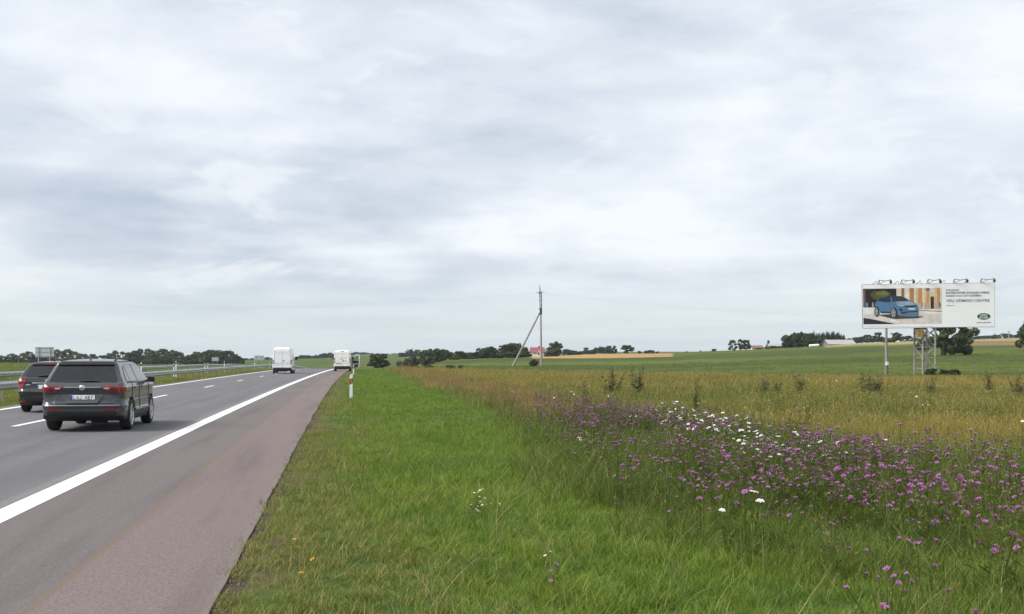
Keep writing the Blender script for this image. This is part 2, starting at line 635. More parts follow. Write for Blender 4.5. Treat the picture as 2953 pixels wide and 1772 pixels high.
def build_ground():
    th = np.concatenate([np.linspace(-180, -40, 36)[:-1], np.linspace(-40, 40, 640), np.linspace(40, 180, 36)[1:-1]])
    th = np.radians(th)
    r = 0.6 * np.exp(np.linspace(0, math.log(3500 / 0.6), 330))
    T, Rr = np.meshgrid(th, r)
    X, Y = Rr * np.sin(T), Rr * np.cos(T)
    Z = terrain_z(X, Y)
    nr, nt_ = X.shape
    V = np.stack([X.ravel(), Y.ravel(), Z.ravel()], 1)
    idx = np.arange(nr * nt_).reshape(nr, nt_)
    a, b = idx[:-1, :], np.roll(idx, -1, 1)[:-1, :]
    c, d = np.roll(idx, -1, 1)[1:, :], idx[1:, :]
    Q = np.stack([a.ravel(), d.ravel(), c.ravel(), b.ravel()], 1)
    V = np.vstack([V, [[0, 0, Z[0].mean()]]])
    k = len(V) - 1
    Tt = np.stack([idx[0], np.roll(idx[0], -1), np.full(nt_, k)], 1)
    me = quick_mesh('ground', V, [Q, Tt])
    C = ground_colour(X, Y).reshape(-1, 3)
    C = np.vstack([C, C[:1]])
    ca = me.attributes.new('field', 'FLOAT_COLOR', 'POINT')
    ca.data.foreach_set('color', np.hstack([C, np.ones((len(C), 1))]).astype(np.float32).ravel())
    m = bpy.data.materials.new('field_ground')
    m.use_nodes = True
    nt = m.node_tree
    p = nt.nodes['Principled BSDF']
    at_ = nd(nt, 'ShaderNodeAttribute', attribute_name='field')
    geo = nd(nt, 'ShaderNodeNewGeometry')
    pos = geo.outputs['Position']
    mp = nd(nt, 'ShaderNodeMapping')
    mp.inputs['Scale'].default_value = (0.35, 1.0, 1.0)
    nt.links.new(pos, mp.inputs[0])
    n1 = noise(nt, mp.outputs[0], 0.6, 6.0, 0.65)
    n2 = noise(nt, pos, 7.0, 6.0, 0.7)
    n3 = noise(nt, mp.outputs[0], 0.08, 4.0, 0.6)
    f = mth(nt, 'ADD', mth(nt, 'MULTIPLY', n1, 0.7), mth(nt, 'MULTIPLY', n2, 0.5))
    f = mth(nt, 'ADD', f, mth(nt, 'MULTIPLY', n3, 0.5))
    f = mapr(nt, f, 0.55, 1.15, 0.55, 1.5)
    s = nd(nt, 'ShaderNodeVectorMath', operation='SCALE')
    nt.links.new(at_.outputs['Color'], s.inputs[0])
    nt.links.new(f, s.inputs['Scale'])
    nt.links.new(s.outputs[0], p.inputs['Base Color'])
    p.inputs['Roughness'].default_value = 0.95
    p.inputs['Specular IOR Level'].default_value = 0.1
    bp = nd(nt, 'ShaderNodeBump')
    bp.inputs['Strength'].default_value = 0.6
    bp.inputs['Distance'].default_value = 0.12
    nt.links.new(n2, bp.inputs['Height'])
    nt.links.new(bp.outputs[0], p.inputs['Normal'])
    me.materials.append(m)
    smooth_mesh(me)
    o = link('ground', me)
    tag(o, kind='structure', label='rolling farmland with verge, meadow, pasture and grain fields', cat='ground')
    return o


build_ground()


# ------------------------------------------------------------------ roads
def asphalt(name, base, speck, lines=None):
    m = bpy.data.materials.new(name)
    m.use_nodes = True
    nt = m.node_tree
    p = nt.nodes['Principled BSDF']
    geo = nd(nt, 'ShaderNodeNewGeometry')
    pos = geo.outputs['Position']
    uv = nd(nt, 'ShaderNodeAttribute', attribute_name='lane')
    sp = nd(nt, 'ShaderNodeSeparateXYZ')
    nt.links.new(uv.outputs['Vector'], sp.inputs[0])
    u = sp.outputs[0]
    n_ag = noise(nt, pos, 95.0, 3.0, 0.75)
    n_mid = noise(nt, pos, 9.0, 5.0, 0.6)
    n_gr = noise(nt, pos, 34.0, 2.0, 0.7)
    mp = nd(nt, 'ShaderNodeMapping')
    mp.inputs['Scale'].default_value = (1.6, 0.10, 1)
    nt.links.new(uv.outputs['Vector'], mp.inputs[0])
    n_str = noise(nt, mp.outputs[0], 1.0, 5.0, 0.6)
    n_big = noise(nt, pos, 0.35, 4.0, 0.6)
    c = mixc(nt, mapr(nt, n_ag, 0.36, 0.66), tuple(x * 0.72 for x in base), speck)
    c = mixc(nt, mapr(nt, n_gr, 0.50, 0.66, 0.0, 0.75), c, tuple(x * 0.60 for x in base))
    c = mixc(nt, mapr(nt, n_gr, 0.46, 0.32, 0.0, 0.65), c, speck)
    n_ch = noise(nt, pos, 62.0, 1.0, 0.5)
    c = mixc(nt, mapr(nt, n_ch, 0.66, 0.74, 0.0, 0.7), c, tuple(min(.6, x * 2.1) for x in speck))
    c = mixc(nt, mapr(nt, n_ch, 0.36, 0.28, 0.0, 0.7), c, tuple(x * .35 for x in base))
    c = mixc(nt, mapr(nt, n_mid, 0.3, 0.75, 0.0, 0.35), c, tuple(x * 0.8 for x in base))
    c = mixc(nt, mapr(nt, n_big, 0.4, 0.7, 0.0, 0.5), c, tuple(x * 1.18 for x in base))
    c = mixc(nt, mapr(nt, n_str, 0.46, 0.72, 0.0, 0.6), c, tuple(x * 0.68 for x in base))
    if lines:
        for u0, w, col, fac in lines:
            dd = mth(nt, 'ABSOLUTE', mth(nt, 'SUBTRACT', u, u0))
            dd = mth(nt, 'ADD', dd, mth(nt, 'MULTIPLY', mth(nt, 'SUBTRACT', n_mid, 0.5), w * 0.5))
            k = mapr(nt, dd, w * 0.35, w, fac, 0.0)
            c = mixc(nt, k, c, col)
    nt.links.new(c, p.inputs['Base Color'])
    p.inputs['Roughness'].default_value = 0.86
    p.inputs['Specular IOR Level'].default_value = 0.25
    b = nd(nt, 'ShaderNodeBump')
    b.inputs['Strength'].default_value = 0.5
    b.inputs['Distance'].default_value = 0.006
    nt.links.new(n_ag, b.inputs['Height'])
    nt.links.new(b.outputs[0], p.inputs['Normal'])
    return m


def strip(name, u0, u1, Y0, Y1, z, m, parent=None, step=2.5, nu=1, ragged=0.0, thick=0.0):
    n = max(2, int((Y1 - Y0) / step) + 1)
    Ys = np.linspace(Y0, Y1, n)
    V, A = [], []
    for Yv in Ys:
        for k in range(nu + 1):
            uu = u0 + (u1 - u0) * k / nu
            if ragged and k == nu:
                uu += (float(fbm(np.array([0.0]), np.array([Yv]), 1.3, 9, 3)[0]) - .5) * ragged
            V.append(rp(uu, Yv, z))
            A.append((uu, Yv, 0))
    Q = []
    for i in range(n - 1):
        for k in range(nu):
            a = i * (nu + 1) + k
            Q.append((a, a + 1, a + nu + 2, a + nu + 1))
    nv = len(V)
    if thick:
        for i in range(nv):
            p = V[i].copy()
            p.z -= thick
            V.append(p)
            A.append(A[i])
        ring = [i * (nu + 1) for i in range(n)]
        ring2 = [i * (nu + 1) + nu for i in range(n)]
        for rr, flip in ((ring, False), (ring2, True)):
            for a, b in zip(rr[:-1], rr[1:]):
                q = (a, b, b + nv, a + nv)
                Q.append(q if not flip else q[::-1])
    me = quick_mesh(name, [tuple(p) for p in V], [np.array(Q)], [m])
    me.polygons.foreach_set('use_smooth', np.zeros(len(me.polygons), dtype=bool))
    at_ = me.attributes.new('lane', 'FLOAT_VECTOR', 'POINT')
    at_.data.foreach_set('vector', np.array(A, dtype=np.float32).ravel())
    return link(name, me, parent)


M_LANE = asphalt('lane_asphalt', (.132, .130, .137), (.212, .207, .214), lines=[
    (-4.25, .5, (.115, .113, .122), .5), (-6.2, .5, (.115, .113, .122), .5), (-3.62, .12, (.22, .195, .19), .6),
    (-8.4, .4, (.12, .12, .128), .5), (-9.9, .35, (.12, .12, .128), .5), (-10.75, .2, (.16, .13, .105), .7)])
M_SH1 = asphalt('shoulder_asphalt_inner', (.132, .113, .111), (.220, .190, .185))
M_SH2 = asphalt('shoulder_asphalt_outer', (.156, .123, .118), (.268, .212, .202), lines=[
    (-1.98, .10, (.155, .115, .080), .7), (-0.80, .10, (.19, .165, .145), .4)])
M_PAINT = mat('white_road_paint', (.80, .80, .78), 0.7, var=.05, scale=5, dirt=(.50, .49, .47), dirt_scale=6, dirt_lo=.58, dirt_hi=.8)

road = strip('road', -10.95, -3.2, -25, 300, 0.0, M_LANE, nu=6, thick=.08)
tag(road, 'two grey asphalt lanes of the divided highway', 'road', kind='structure')
sh1 = strip('paved_shoulder', -3.2, -1.98, -25, 300, 0.0, M_SH1, nu=2, thick=.08)
tag(sh1, 'grey brown inner half of the paved shoulder', 'shoulder', kind='structure')
sh2 = strip('paved_shoulder', -1.98, -0.81, -25, 300, 0.0, M_SH2, nu=2, step=0.3, ragged=.055, thick=.10)
tag(sh2, 'pinkish outer half of the paved shoulder beside the grass verge', 'shoulder', kind='structure')
strip('edge_line', -3.52, -3.22, -25, 300, 0.004, M_PAINT, parent=road, step=1.5)
strip('edge_line', -10.46, -10.25, -25, 300, 0.004, M_PAINT, parent=road, step=1.5)
for Ys in (-8, 9.5, 27, 45.5, 62, 79, 97, 114, 131, 148, 165, 182):
    strip('lane_dash', -7.58, -7.43, Ys, Ys + 3.9, 0.004, M_PAINT, parent=road, step=1.3)
opp = strip('opposite_road', -32.2, -23.8, -25, 300, -0.80, M_LANE, nu=3, thick=.05)
tag(opp, 'opposite carriageway beyond the grassy median', 'road', kind='structure')
strip('edge_line', -24.4, -24.2, -25, 300, -0.796, M_PAINT, parent=opp, step=2.5)
strip('edge_line', -31.0, -30.8, -25, 300, -0.796, M_PAINT, parent=opp, step=2.5)
# ------------------------------------------------------------------ vehicles
M_GLASS = mat('tinted_glass', (.016, .019, .021), 0.10, var=.25, scale=1.5, spec=.55)
M_BLACK = mat('black_plastic', (.018, .018, .019), 0.55, var=.2, scale=14, bump=.15, bscale=120)
M_TYRE = mat('tyre_rubber', (.016, .016, .017), 0.8, var=.25, scale=20, bump=.4, bscale=60)
M_RIM = mat('silver_wheel_alloy', (.68, .69, .70), 0.35, metal=.6, var=.06, scale=9)
M_STEEL = mat('grey_steel_wheel', (.20, .20, .21), 0.45, metal=.6, var=.15, scale=9)
M_LAMP = mat('red_lamp_lens', (.20, .007, .010), 0.12, var=.25, scale=18, coat=.8)
M_LAMPD = mat('dark_red_lens', (.10, .006, .008), 0.15, var=.2, scale=18, coat=.8)
M_LAMPW = mat('clear_lamp_lens', (.62, .58, .58), 0.15, var=.1, scale=20, coat=.6)
M_CHROME = mat('chrome', (.80, .80, .80), 0.12, metal=1.0, var=.03)
M_PLATE = mat('plate_white', (.78, .79, .78), 0.4, var=.03)
M_PLATEB = mat('plate_blue', (.035, .06, .33), 0.4, var=.05)
M_INK = mat('plate_ink', (.03, .03, .035), 0.5, var=.1)
M_GREY = mat('grey_metallic_paint', (.052, .054, .061), 0.34, metal=.35, var=.06, scale=3, coat=.6, dirt=(.075, .072, .068), dirt_scale=2.2)
M_BLKP = mat('black_car_paint', (.014, .014, .017), 0.25, metal=.25, var=.1, scale=3, coat=.9)
M_WHITE = mat('white_van_paint', (.82, .82, .81), 0.38, var=.025, scale=2, coat=.4, dirt=(.72, .71, .69), dirt_scale=1.4, dirt_lo=.5, dirt_hi=.9)
M_DKSEAM = mat('panel_seam', (.01, .01, .01), 0.8, var=.1)
M_VSEAM = mat('van_panel_seam', (.20, .20, .20), 0.8, var=.1)


def poly_sdf(p, q, poly):
    """signed distance (negative inside) of points to a polygon, numpy"""
    P = np.asarray(poly, dtype=np.float64)
    n = len(P)
    d = np.full(p.shape, 1e9)
    inside = np.zeros(p.shape, dtype=bool)
    for i in range(n):
        a, b = P[i], P[(i + 1) % n]
        ex, ey = b - a
        wx, wy = p - a[0], q - a[1]
        t = np.clip((wx * ex + wy * ey) / (ex * ex + ey * ey + 1e-12), 0, 1)
        d = np.minimum(d, (wx - ex * t) ** 2 + (wy - ey * t) ** 2)
        cond = (a[1] > q) != (b[1] > q)
        with np.errstate(divide='ignore', invalid='ignore'):
            xi = (b[0] - a[0]) * (q - a[1]) / (b[1] - a[1] + 1e-12) + a[0]
        inside ^= cond & (p < xi)
    d = np.sqrt(d)
    return np.where(inside, -d, d)


def smax(a, b, k):
    h = np.clip(0.5 + 0.5 * (a - b) / k, 0, 1)
    return b * (1 - h) + a * h + k * h * (1 - h)


def body_mesh(name, side, plan, sect, centre, span, n=56, k=0.05, extra=None):
    """closed body from side, plan and cross-section outlines, corners rounded off"""
    side = np.asarray(side)
    plan = [(y, x) for y, x in plan] + [(y, -x) for y, x in reversed(plan)]
    sect = [(x, z) for x, z in sect] + [(-x, z) for x, z in reversed(sect)]

    def fn(P):
        x, y, z = P[:, 0], P[:, 1], P[:, 2]
        s1 = poly_sdf(y, z, side)
        s2 = poly_sdf(y, x, plan)
        s3 = poly_sdf(x, z, sect)
        f = smax(smax(s1, s2, k), s3, k)
        if extra is not None:
            f = f + extra(x, y, z)
        return f
    key, dirs, faces = {}, [], []
    lin = np.tan(np.linspace(-math.pi / 4, math.pi / 4, n + 1))
    for ax in range(3):
        for sg in (-1, 1):
            ids = np.zeros((n + 1, n + 1), dtype=int)
            for i in range(n + 1):
                for j in range(n + 1):
                    v = [0, 0, 0]
                    v[ax] = sg
                    v[(ax + 1) % 3] = lin[i]
                    v[(ax + 2) % 3] = lin[j]
                    kk = (round(v[0], 5), round(v[1], 5), round(v[2], 5))
                    if kk not in key:
                        key[kk] = len(dirs)
                        dirs.append(v)
                    ids[i, j] = key[kk]
            for i in range(n):
                for j in range(n):
                    q = (ids[i, j], ids[i + 1, j], ids[i + 1, j + 1], ids[i, j + 1])
                    faces.append(q if sg > 0 else q[::-1])
    D = np.array(dirs, float) * np.array(span)
    lo, hi = np.zeros(len(D)), np.full(len(D), 2.5)
    C = np.array(centre, float)
    for _ in range(22):
        mid = (lo + hi) / 2
        f = fn(C + D * mid[:, None])
        ins = f < 0
        lo = np.where(ins, mid, lo)
        hi = np.where(ins, hi, mid)
    V = C + D * lo[:, None]
    me = quick_mesh(name, V, [np.array(faces)])
    return me


def evaluated(o):
    dg = bpy.context.evaluated_depsgraph_get()
    dg.update()
    return bpy.data.meshes.new_from_object(o.evaluated_get(dg))


def cut_arches(me, centres, r, xin, mats):
    """wheel arches cut out of a body mesh"""
    for m in mats:
        me.materials.append(m)
    o = bpy.data.objects.new('tmp_body', me)
    COL.objects.link(o)
    cutters = []
    for (yc, zc) in centres:
        for sx in (-1, 1):
            mb = MB()
            mb.lathe([(0.001, 0), (r, 0), (r, .8), (0.001, .8)], 36, lambda a, b, h, sx=sx, yc=yc, zc=zc: (sx * (xin + h), yc + a, zc + b))
            cm = mb.mesh('tmp_cut')
            for m in mats:
                cm.materials.append(m)
            for p in cm.polygons:
                p.material_index = 1
            c = bpy.data.objects.new('tmp_cut', cm)
            COL.objects.link(c)
            md = o.modifiers.new('b', 'BOOLEAN')
            md.operation = 'DIFFERENCE'
            md.solver = 'EXACT'
            md.object = c
            cutters.append(c)
    res = evaluated(o)
    bpy.data.objects.remove(o)
    for c in cutters:
        bpy.data.objects.remove(c)
    return res


class Skin:
    """lays shaped patches (glass, lamps, trims) on a body surface"""

    def __init__(self, me):
        me.calc_loop_triangles()
        vs = [v.co.copy() for v in me.vertices]
        self.bvh = BVHTree.FromPolygons(vs, [tuple(p.vertices) for p in me.polygons])

    def hit(self, a, b, ax):
        if ax == 'rear':
            o, d = Vector((a, -3, b)), Vector((0, 1, 0))
        elif ax == 'front':
            o, d = Vector((a, 12, b)), Vector((0, -1, 0))
        elif ax == 'right':
            o, d = Vector((4, a, b)), Vector((-1, 0, 0))
        elif ax == 'left':
            o, d = Vector((-4, a, b)), Vector((1, 0, 0))
        else:
            o, d = Vector((a, b, 6)), Vector((0, 0, -1))
        h = self.bvh.ray_cast(o, d)
        return h[0], h[1], d

    def patch(self, name, poly, ax, m, parent, off=.005, res=.06, deep=.02, offn=None):
        off = off + .007
        res = min(res, .10) * .6
        deep = deep + .01
        bm = bmesh.new()
        vs = [bm.verts.new((a, b, 0)) for a, b in poly]
        bm.faces.new(vs)
        A = np.array(poly)
        for axis in (0, 1):
            lo, hi = A[:, axis].min(), A[:, axis].max()
            nn = int((hi - lo) / res)
            for k in range(1, nn + 1):
                c = lo + (hi - lo) * k / (nn + 1)
                co, no = [0, 0, 0], [0, 0, 0]
                co[axis], no[axis] = c, 1
                bmesh.ops.bisect_plane(bm, geom=bm.verts[:] + bm.edges[:] + bm.faces[:], plane_co=co, plane_no=no)
        bad, last = [], None
        pos = {}
        for v in bm.verts:
            h, nrm, d = self.hit(v.co.x, v.co.y, ax)
            if h is None:
                bad.append(v)
                continue
            extra = offn(v.co.x, v.co.y) if offn else 0
            pos[v] = h - d * (off + extra)
        for v in bad:                      # off the silhouette: take the nearest point that was hit
            best = min(pos, key=lambda w: (w.co.x - v.co.x) ** 2 + (w.co.y - v.co.y) ** 2)
            pos[v] = pos[best].copy()
        for v, p in pos.items():
            v.co = p
        r = bmesh.ops.extrude_face_region(bm, geom=bm.faces[:])
        d = {'rear': Vector((0, 1, 0)), 'front': Vector((0, -1, 0)), 'right': Vector((-1, 0, 0)), 'left': Vector((1, 0, 0)), 'top': Vector((0, 0, -1))}[ax]
        for g in r['geom']:
            if isinstance(g, bmesh.types.BMVert):
                g.co += d * deep
        bmesh.ops.recalc_face_normals(bm, faces=bm.faces)
        me = bpy.data.meshes.new(name)
        bm.to_mesh(me)
        bm.free()
        smooth_mesh(me, 40)
        return link(name, me, parent, m)


def text_mesh(name, body, size, m, parent, M, bold=0.0, align='LEFT', ext=.002, spacing=1.0, shear=0.0, fit=None):
    cu = bpy.data.curves.new(name, 'FONT')
    cu.body = body
    cu.size = size
    cu.align_x = align
    cu.align_y = 'BOTTOM_BASELINE' if 'BOTTOM_BASELINE' in [e.identifier for e in cu.bl_rna.properties['align_y'].enum_items] else 'BOTTOM'
    cu.extrude = ext
    cu.offset = bold
    cu.space_character = spacing
    cu.shear = shear
    cu.resolution_u = 3
    o = bpy.data.objects.new(name, cu)
    COL.objects.link(o)
    me = evaluated(o)
    bpy.data.objects.remove(o)
    if fit:
        xs = [v.co.x for v in me.vertices]
        w = max(xs) - min(xs)
        s = fit / w
        for v in me.vertices:
            v.co.x *= s
    me.transform(M)
    me.materials.clear()
    return link(name, me, parent, m)


def wheel_pair(parent, x, y, z, r, w, side, rim_m, spokes=5, rim_frac=.70):
    """one wheel: tyre with the rim as its sub-part; the outer face looks along side*x"""
    def to3(a, b, h):
        return (x + side * h, y + a, z + b)
    mb = MB()
    rf = r * rim_frac
    prof = [(rf * .98, w * .32), (rf, w * .46), (rf + .02, w * .5), (r - .035, w * .5), (r - .010, w * .43), (r, w * .30), (r, 0),
            (r, -w * .30), (r - .010, -w * .43), (r - .035, -w * .5), (rf, -w * .5), (rf * .6, -w * .4), (.01, -w * .4)]
    mb.lathe(prof, 40, to3)
    t = mb.build('wheel', M_TYRE, parent, 35)
    rb = MB()
    rb.lathe([(rf * 1.0, w * .44), (rf * .94, w * .42), (rf * .90, w * .10), (rf * .3, w * .05), (.01, w * .05)], 36, to3)
    rim = rb.build('rim', M_STEEL if rim_m is M_STEEL else mat('rim_barrel', (.12, .12, .125), .4, metal=.7), t, 35)
    sb = MB()
    for k in range(spokes):
        for dv in (-.11, .11):
            an = 2 * math.pi * k / spokes + dv
            ca, sa = math.cos(an), math.sin(an)
            an2 = 2 * math.pi * k / spokes + dv * 1.9
            c2, s2 = math.cos(an2), math.sin(an2)
            sb.bar(to3(ca * rf * .14, sa * rf * .14, w * .36), to3(c2 * rf * .95, s2 * rf * .95, w * .40), .030, .026)
    sb.lathe([(rf * .985, w * .47), (rf * .95, w * .475), (rf * .90, w * .40), (rf * .97, w * .35)], 36, to3)
    sb.lathe([(rf * .22, w * .30), (rf * .21, w * .42), (.005, w * .43)], 18, to3)
    sb.build('spokes', rim_m, t, 35)
    return t


def paint_faces(me, fn):
    """fn(centre) -> material index or None"""
    for p in me.polygons:
        k = fn(p.center, p.normal)
        if k is not None:
            p.material_index = k


# ---- dark grey SUV ---------------------------------------------------------
def grey_suv():
    Yr = 24.3
    p = Vector(((236 - CX) / F * Yr, Yr, .004))
    root = empty('suv_car', p, road_heading(Yr + 2), 'dark grey SUV with roof rails and licence plate LAJ 487', 'car')
    root.scale = (.955, .955, .955)
    side = [(.05, .36), (.0, .46), (.0, .60), (.02, .64), (.055, .68), (.075, .84), (.045, .95), (.05, 1.02), (.12, 1.085), (.20, 1.12),
            (.50, 1.515), (.50, 1.575), (.85, 1.618), (1.4, 1.638), (2.0, 1.63), (2.6, 1.57), (2.85, 1.51), (3.55, 1.10), (4.1, 1.03), (4.35, .93), (4.47, .75),
            (4.49, .5), (4.42, .26), (3.9, .2), (.5, .22), (.2, .28)]
    plan = [(0, .0), (.0, .55), (.03, .74), (.10, .84), (.25, .895), (.8, .92), (2.2, .925), (3.7, .92), (4.1, .88), (4.35, .75), (4.49, .4), (4.49, 0)]
    sect = [(.84, .19), (.90, .34), (.925, .52), (.925, .68), (.91, .82), (.905, .95), (.885, 1.06), (.84, 1.12), (.70, 1.44), (.655, 1.53), (.58, 1.585), (.45, 1.618), (.2, 1.645), (0, 1.65)]

    def extra(x, y, z):
        # shoulder crease, waist hollow along the doors and sill
        s = -0.012 * np.exp(-((z - .985) / .03) ** 2) + 0.014 * np.exp(-((z - .74) / .10) ** 2) * (np.abs(x) > .6)
        # bumper ledge
        s = s - .020 * np.exp(-((z - .575) / .035) ** 2) * (y < .4)
        return s
    me = body_mesh('body', side, plan, sect, (0, 2.15, .82), (.8, 2.1, .72), n=64, k=.045, extra=extra)
    sk = Skin(me)
    WR, WF, R = .93, 3.61, .352
    cm = cut_arches(me, [(WR, R), (WF, R)], .405, .60, [M_GREY, M_BLACK])

    def pf(c, n):
        if c.z < .375 or (c.z < .47 and abs(c.x) > .75 and .35 < c.y < 4.1):
            return 1
        for yc in (WR, WF):                       # black arch lips
            if abs(c.x) > .7 and math.hypot(c.y - yc, c.z - R) < .455 and c.z < .75:
                return 1
        return None
    paint_faces(cm, pf)
    smooth_mesh(cm, 42)
    cm.name = 'body'
    link('body', cm, root)
    # glass
    sk.patch('rear_window', [(-.735, 1.115), (.735, 1.115), (.60, 1.49), (.54, 1.505), (-.54, 1.505), (-.60, 1.49)], 'rear', M_GLASS, root, .004)
    sp = sk.patch('spoiler', [(-.61, 1.50), (.61, 1.50), (.585, 1.545), (.4, 1.570), (-.4, 1.570), (-.585, 1.545)], 'rear', M_BLACK, root, .045, deep=.12)
    sk.patch('brake_light', [(-.16, 1.525), (.16, 1.525), (.16, 1.548), (-.16, 1.548)], 'rear', M_LAMPD, sp, .05, deep=.02)
    for ax in ('right', 'left'):
        sk.patch('side_window', [(.62, 1.13), (1.02, 1.11), (1.00, 1.46), (.90, 1.45), (.70, 1.28)], ax, M_GLASS, root, .004)
        sk.patch('side_window', [(1.06, 1.11), (1.90, 1.095), (1.88, 1.515), (1.35, 1.51), (1.04, 1.475)], ax, M_GLASS, root, .004)
        sk.patch('side_window', [(1.97, 1.095), (3.12, 1.085), (2.95, 1.20), (2.55, 1.46), (2.40, 1.50), (1.95, 1.515)], ax, M_GLASS, root, .004)
        for y0 in (1.04, 1.93, 3.2):
            d = sk.patch('door_seam', [(y0 - .006, .47), (y0 + .006, .47), (y0 + .006, 1.09), (y0 - .006, 1.09)], ax, M_DKSEAM, root, .0015)
        for y0 in (1.22, 2.12):
            sk.patch('door_handle', [(y0, .955), (y0 + .21, .955), (y0 + .21, .985), (y0, .985)], ax, M_GREY, root, .03, deep=.04)
        sk.patch('sill_trim', [(1.36, .44), (3.18, .44), (3.18, .475), (1.36, .475)], ax, M_CHROME if False else M_GREY, root, .018, deep=.03)
        sk.patch('window_trim', [(.60, 1.085), (3.2, 1.065), (3.2, 1.082), (.60, 1.105)], ax, M_BLACK, root, .006)
    sk.patch('windscreen', [(-.62, 1.14), (.62, 1.14), (.52, 1.47), (-.52, 1.47)], 'front', M_GLASS, root, .004)
    # lamps wrap from the tailgate on to the wings
    for s in (-1, 1):
        ax = 'right' if s > 0 else 'left'
        poly = [(s * .40, 1.035), (s * .83, 1.035), (s * .875, .88), (s * .60, .875), (s * .50, .93)]
        if s < 0:
            poly = poly[::-1]
        lp = sk.patch('tail_lamp', poly, 'rear', M_LAMP, root, .008, .04)
        pw = [(s * .45, .985), (s * .58, .985), (s * .57, .955), (s * .49, .955)]
        sk.patch('reversing_light', pw if s > 0 else pw[::-1], 'rear', M_LAMPW, lp, .011, .05)
        pd = [(s * .60, 1.02), (s * .70, 1.02), (s * .72, .90), (s * .62, .90)]
        sk.patch('lamp_divider', pd if s > 0 else pd[::-1], 'rear', M_LAMPD, lp, .010, .05)
        sk.patch('tail_lamp', [(.08, 1.03), (.46, 1.02), (.40, .90), (.07, .885)], ax, M_LAMP, root, .008, .05)
        pr = [(s * .46, .525), (s * .75, .525), (s * .75, .488), (s * .46, .488)]
        sk.patch('reflector', pr if s > 0 else pr[::-1], 'rear', M_LAMP, root, .012, .05)
        # headlamps on the far end
        ph = [(s * .42, .86), (s * .78, .90), (s * .78, .78), (s * .42, .76)]
        sk.patch('headlamp', ph if s > 0 else ph[::-1], 'front', M_LAMPW, root, .006, .06)
    # tailgate: plate panel faces slightly upward, crease highlight strip, cut line round the hatch
    sk.patch('plate_panel', [(-.45, .835), (.45, .835), (.33, .645), (-.33, .645)], 'rear', M_GREY, root, .002, .05, offn=lambda a, b: .035 * (.835 - b) / .19)
    sk.patch('tailgate_crease_highlight', [(-.40, .995), (.40, .995), (.40, 1.003), (-.40, 1.003)], 'rear', M_CHROME, root, .004, .1)  # bright strip stands in for the highlight along the crease
    sk.patch('tailgate_seam', [(-.66, .632), (.66, .632), (.66, .640), (-.66, .640)], 'rear', M_DKSEAM, root, .003, .1)
    for s in (-1, 1):
        q = [(s * .66, .64), (s * .668, .64), (s * .815, .72), (s * .805, .725)]
        sk.patch('tailgate_seam', q if s > 0 else q[::-1], 'rear', M_DKSEAM, root, .003, .1)
    sk.patch('bumper_trim', [(-.80, .585), (.80, .585), (.80, .602), (-.80, .602)], 'rear', mat('satin_trim', (.22, .22, .23), .4, metal=.6), root, .004, .1)
    sk.patch('lower_bumper', [(-.76, .445), (.76, .445), (.72, .36), (-.72, .36)], 'rear', M_BLACK, root, .008, .08)
    # licence plate
    pz = .768
    h0 = sk.hit(0, pz, 'rear')[0]
    yb = h0.y - .030
    pl = MB().box((0.01, yb, pz), (.52, .008, .112), bev=.003).build('licence_plate', M_PLATE, root)
    MB().box((-.228, yb - .005, pz), (.044, .003, .104)).build('plate_band', M_PLATEB, pl)
    GL = {'L': [((0, 1), (0, 0)), ((0, 0), (.8, 0))], 'A': [((0, 0), (.42, 1)), ((.42, 1), (.84, 0)), ((.17, .34), (.67, .34))],
          'J': [((.7, 1), (.7, .2)), ((.7, .2), (.5, 0)), ((.5, 0), (.2, 0)), ((.2, 0), (0, .2)), ((0, .2), (0, .3))],
          '4': [((.6, 0), (.6, 1)), ((.6, 1), (0, .3)), ((0, .3), (.85, .3))],
          '8': [((.1, 0), (.6, 0)), ((.6, 0), (.75, .25)), ((.75, .25), (.55, .52)), ((.55, .52), (.15, .52)), ((.15, .52), (-.05, .25)), ((-.05, .25), (.1, 0)), ((.15, .52), (0, .78)), ((0, .78), (.15, 1)), ((.15, 1), (.55, 1)), ((.55, 1), (.7, .78)), ((.7, .78), (.55, .52))],
          '7': [((0, 1), (.75, 1)), ((.75, 1), (.2, 0))]}
    gx = -.185
    for ch in 'LAJ 487':
        if ch == ' ':
            gx += .050
            continue
        g = MB()
        for a, b in GL[ch]:
            q0 = (gx + a[0] * .048, yb - .0052, pz - .036 + a[1] * .072)
            q1 = (gx + b[0] * .048, yb - .0052, pz - .036 + b[1] * .072)
            g.bar(q0, q1, .003, .0105)
        g.build('plate_character', M_INK, pl)
        gx += .064
    MB().box((0.01, yb - .004, pz - .068), (.40, .012, .014)).build('plate_holder', M_BLACK, pl)
    # round badge
    by = sk.hit(0, .985, 'rear')[0].y - .012
    bd = MB().lathe([(.0005, -.012), (.05, -.012), (.058, -.006), (.058, .02)], 28, lambda a, b, h: (a, by + h, .985 + b)).build('badge', M_CHROME, root, 40)
    e = MB()
    yy = by - .0135
    ink = mat('badge_ink', (.03, .035, .05), .3)
    for a, b in (((-.022, .036), (0, .006)), ((.022, .036), (0, .006)), ((-.043, .014), (-.018, -.034)), ((-.018, -.034), (0, -.002)), ((0, -.002), (.018, -.034)), ((.018, -.034), (.043, .014))):
        e.bar((a[0], yy, .985 + a[1]), (b[0], yy, .985 + b[1]), .004, .009)
    e.build('badge_emblem', ink, bd)
    # wiper, aerial, rails
    wy = sk.hit(0, 1.135, 'rear')[0].y - .03
    MB().tube([(-.03, wy, 1.135), (.16, wy - .005, 1.14), (.33, wy + .0, 1.135)], [.018, .014, .008], 6).box((-.03, wy + .01, 1.13), (.08, .05, .05), bev=.01).build('rear_wiper', M_BLACK, root, 40)
    fz = sk.hit(0, .95, 'top')[0].z
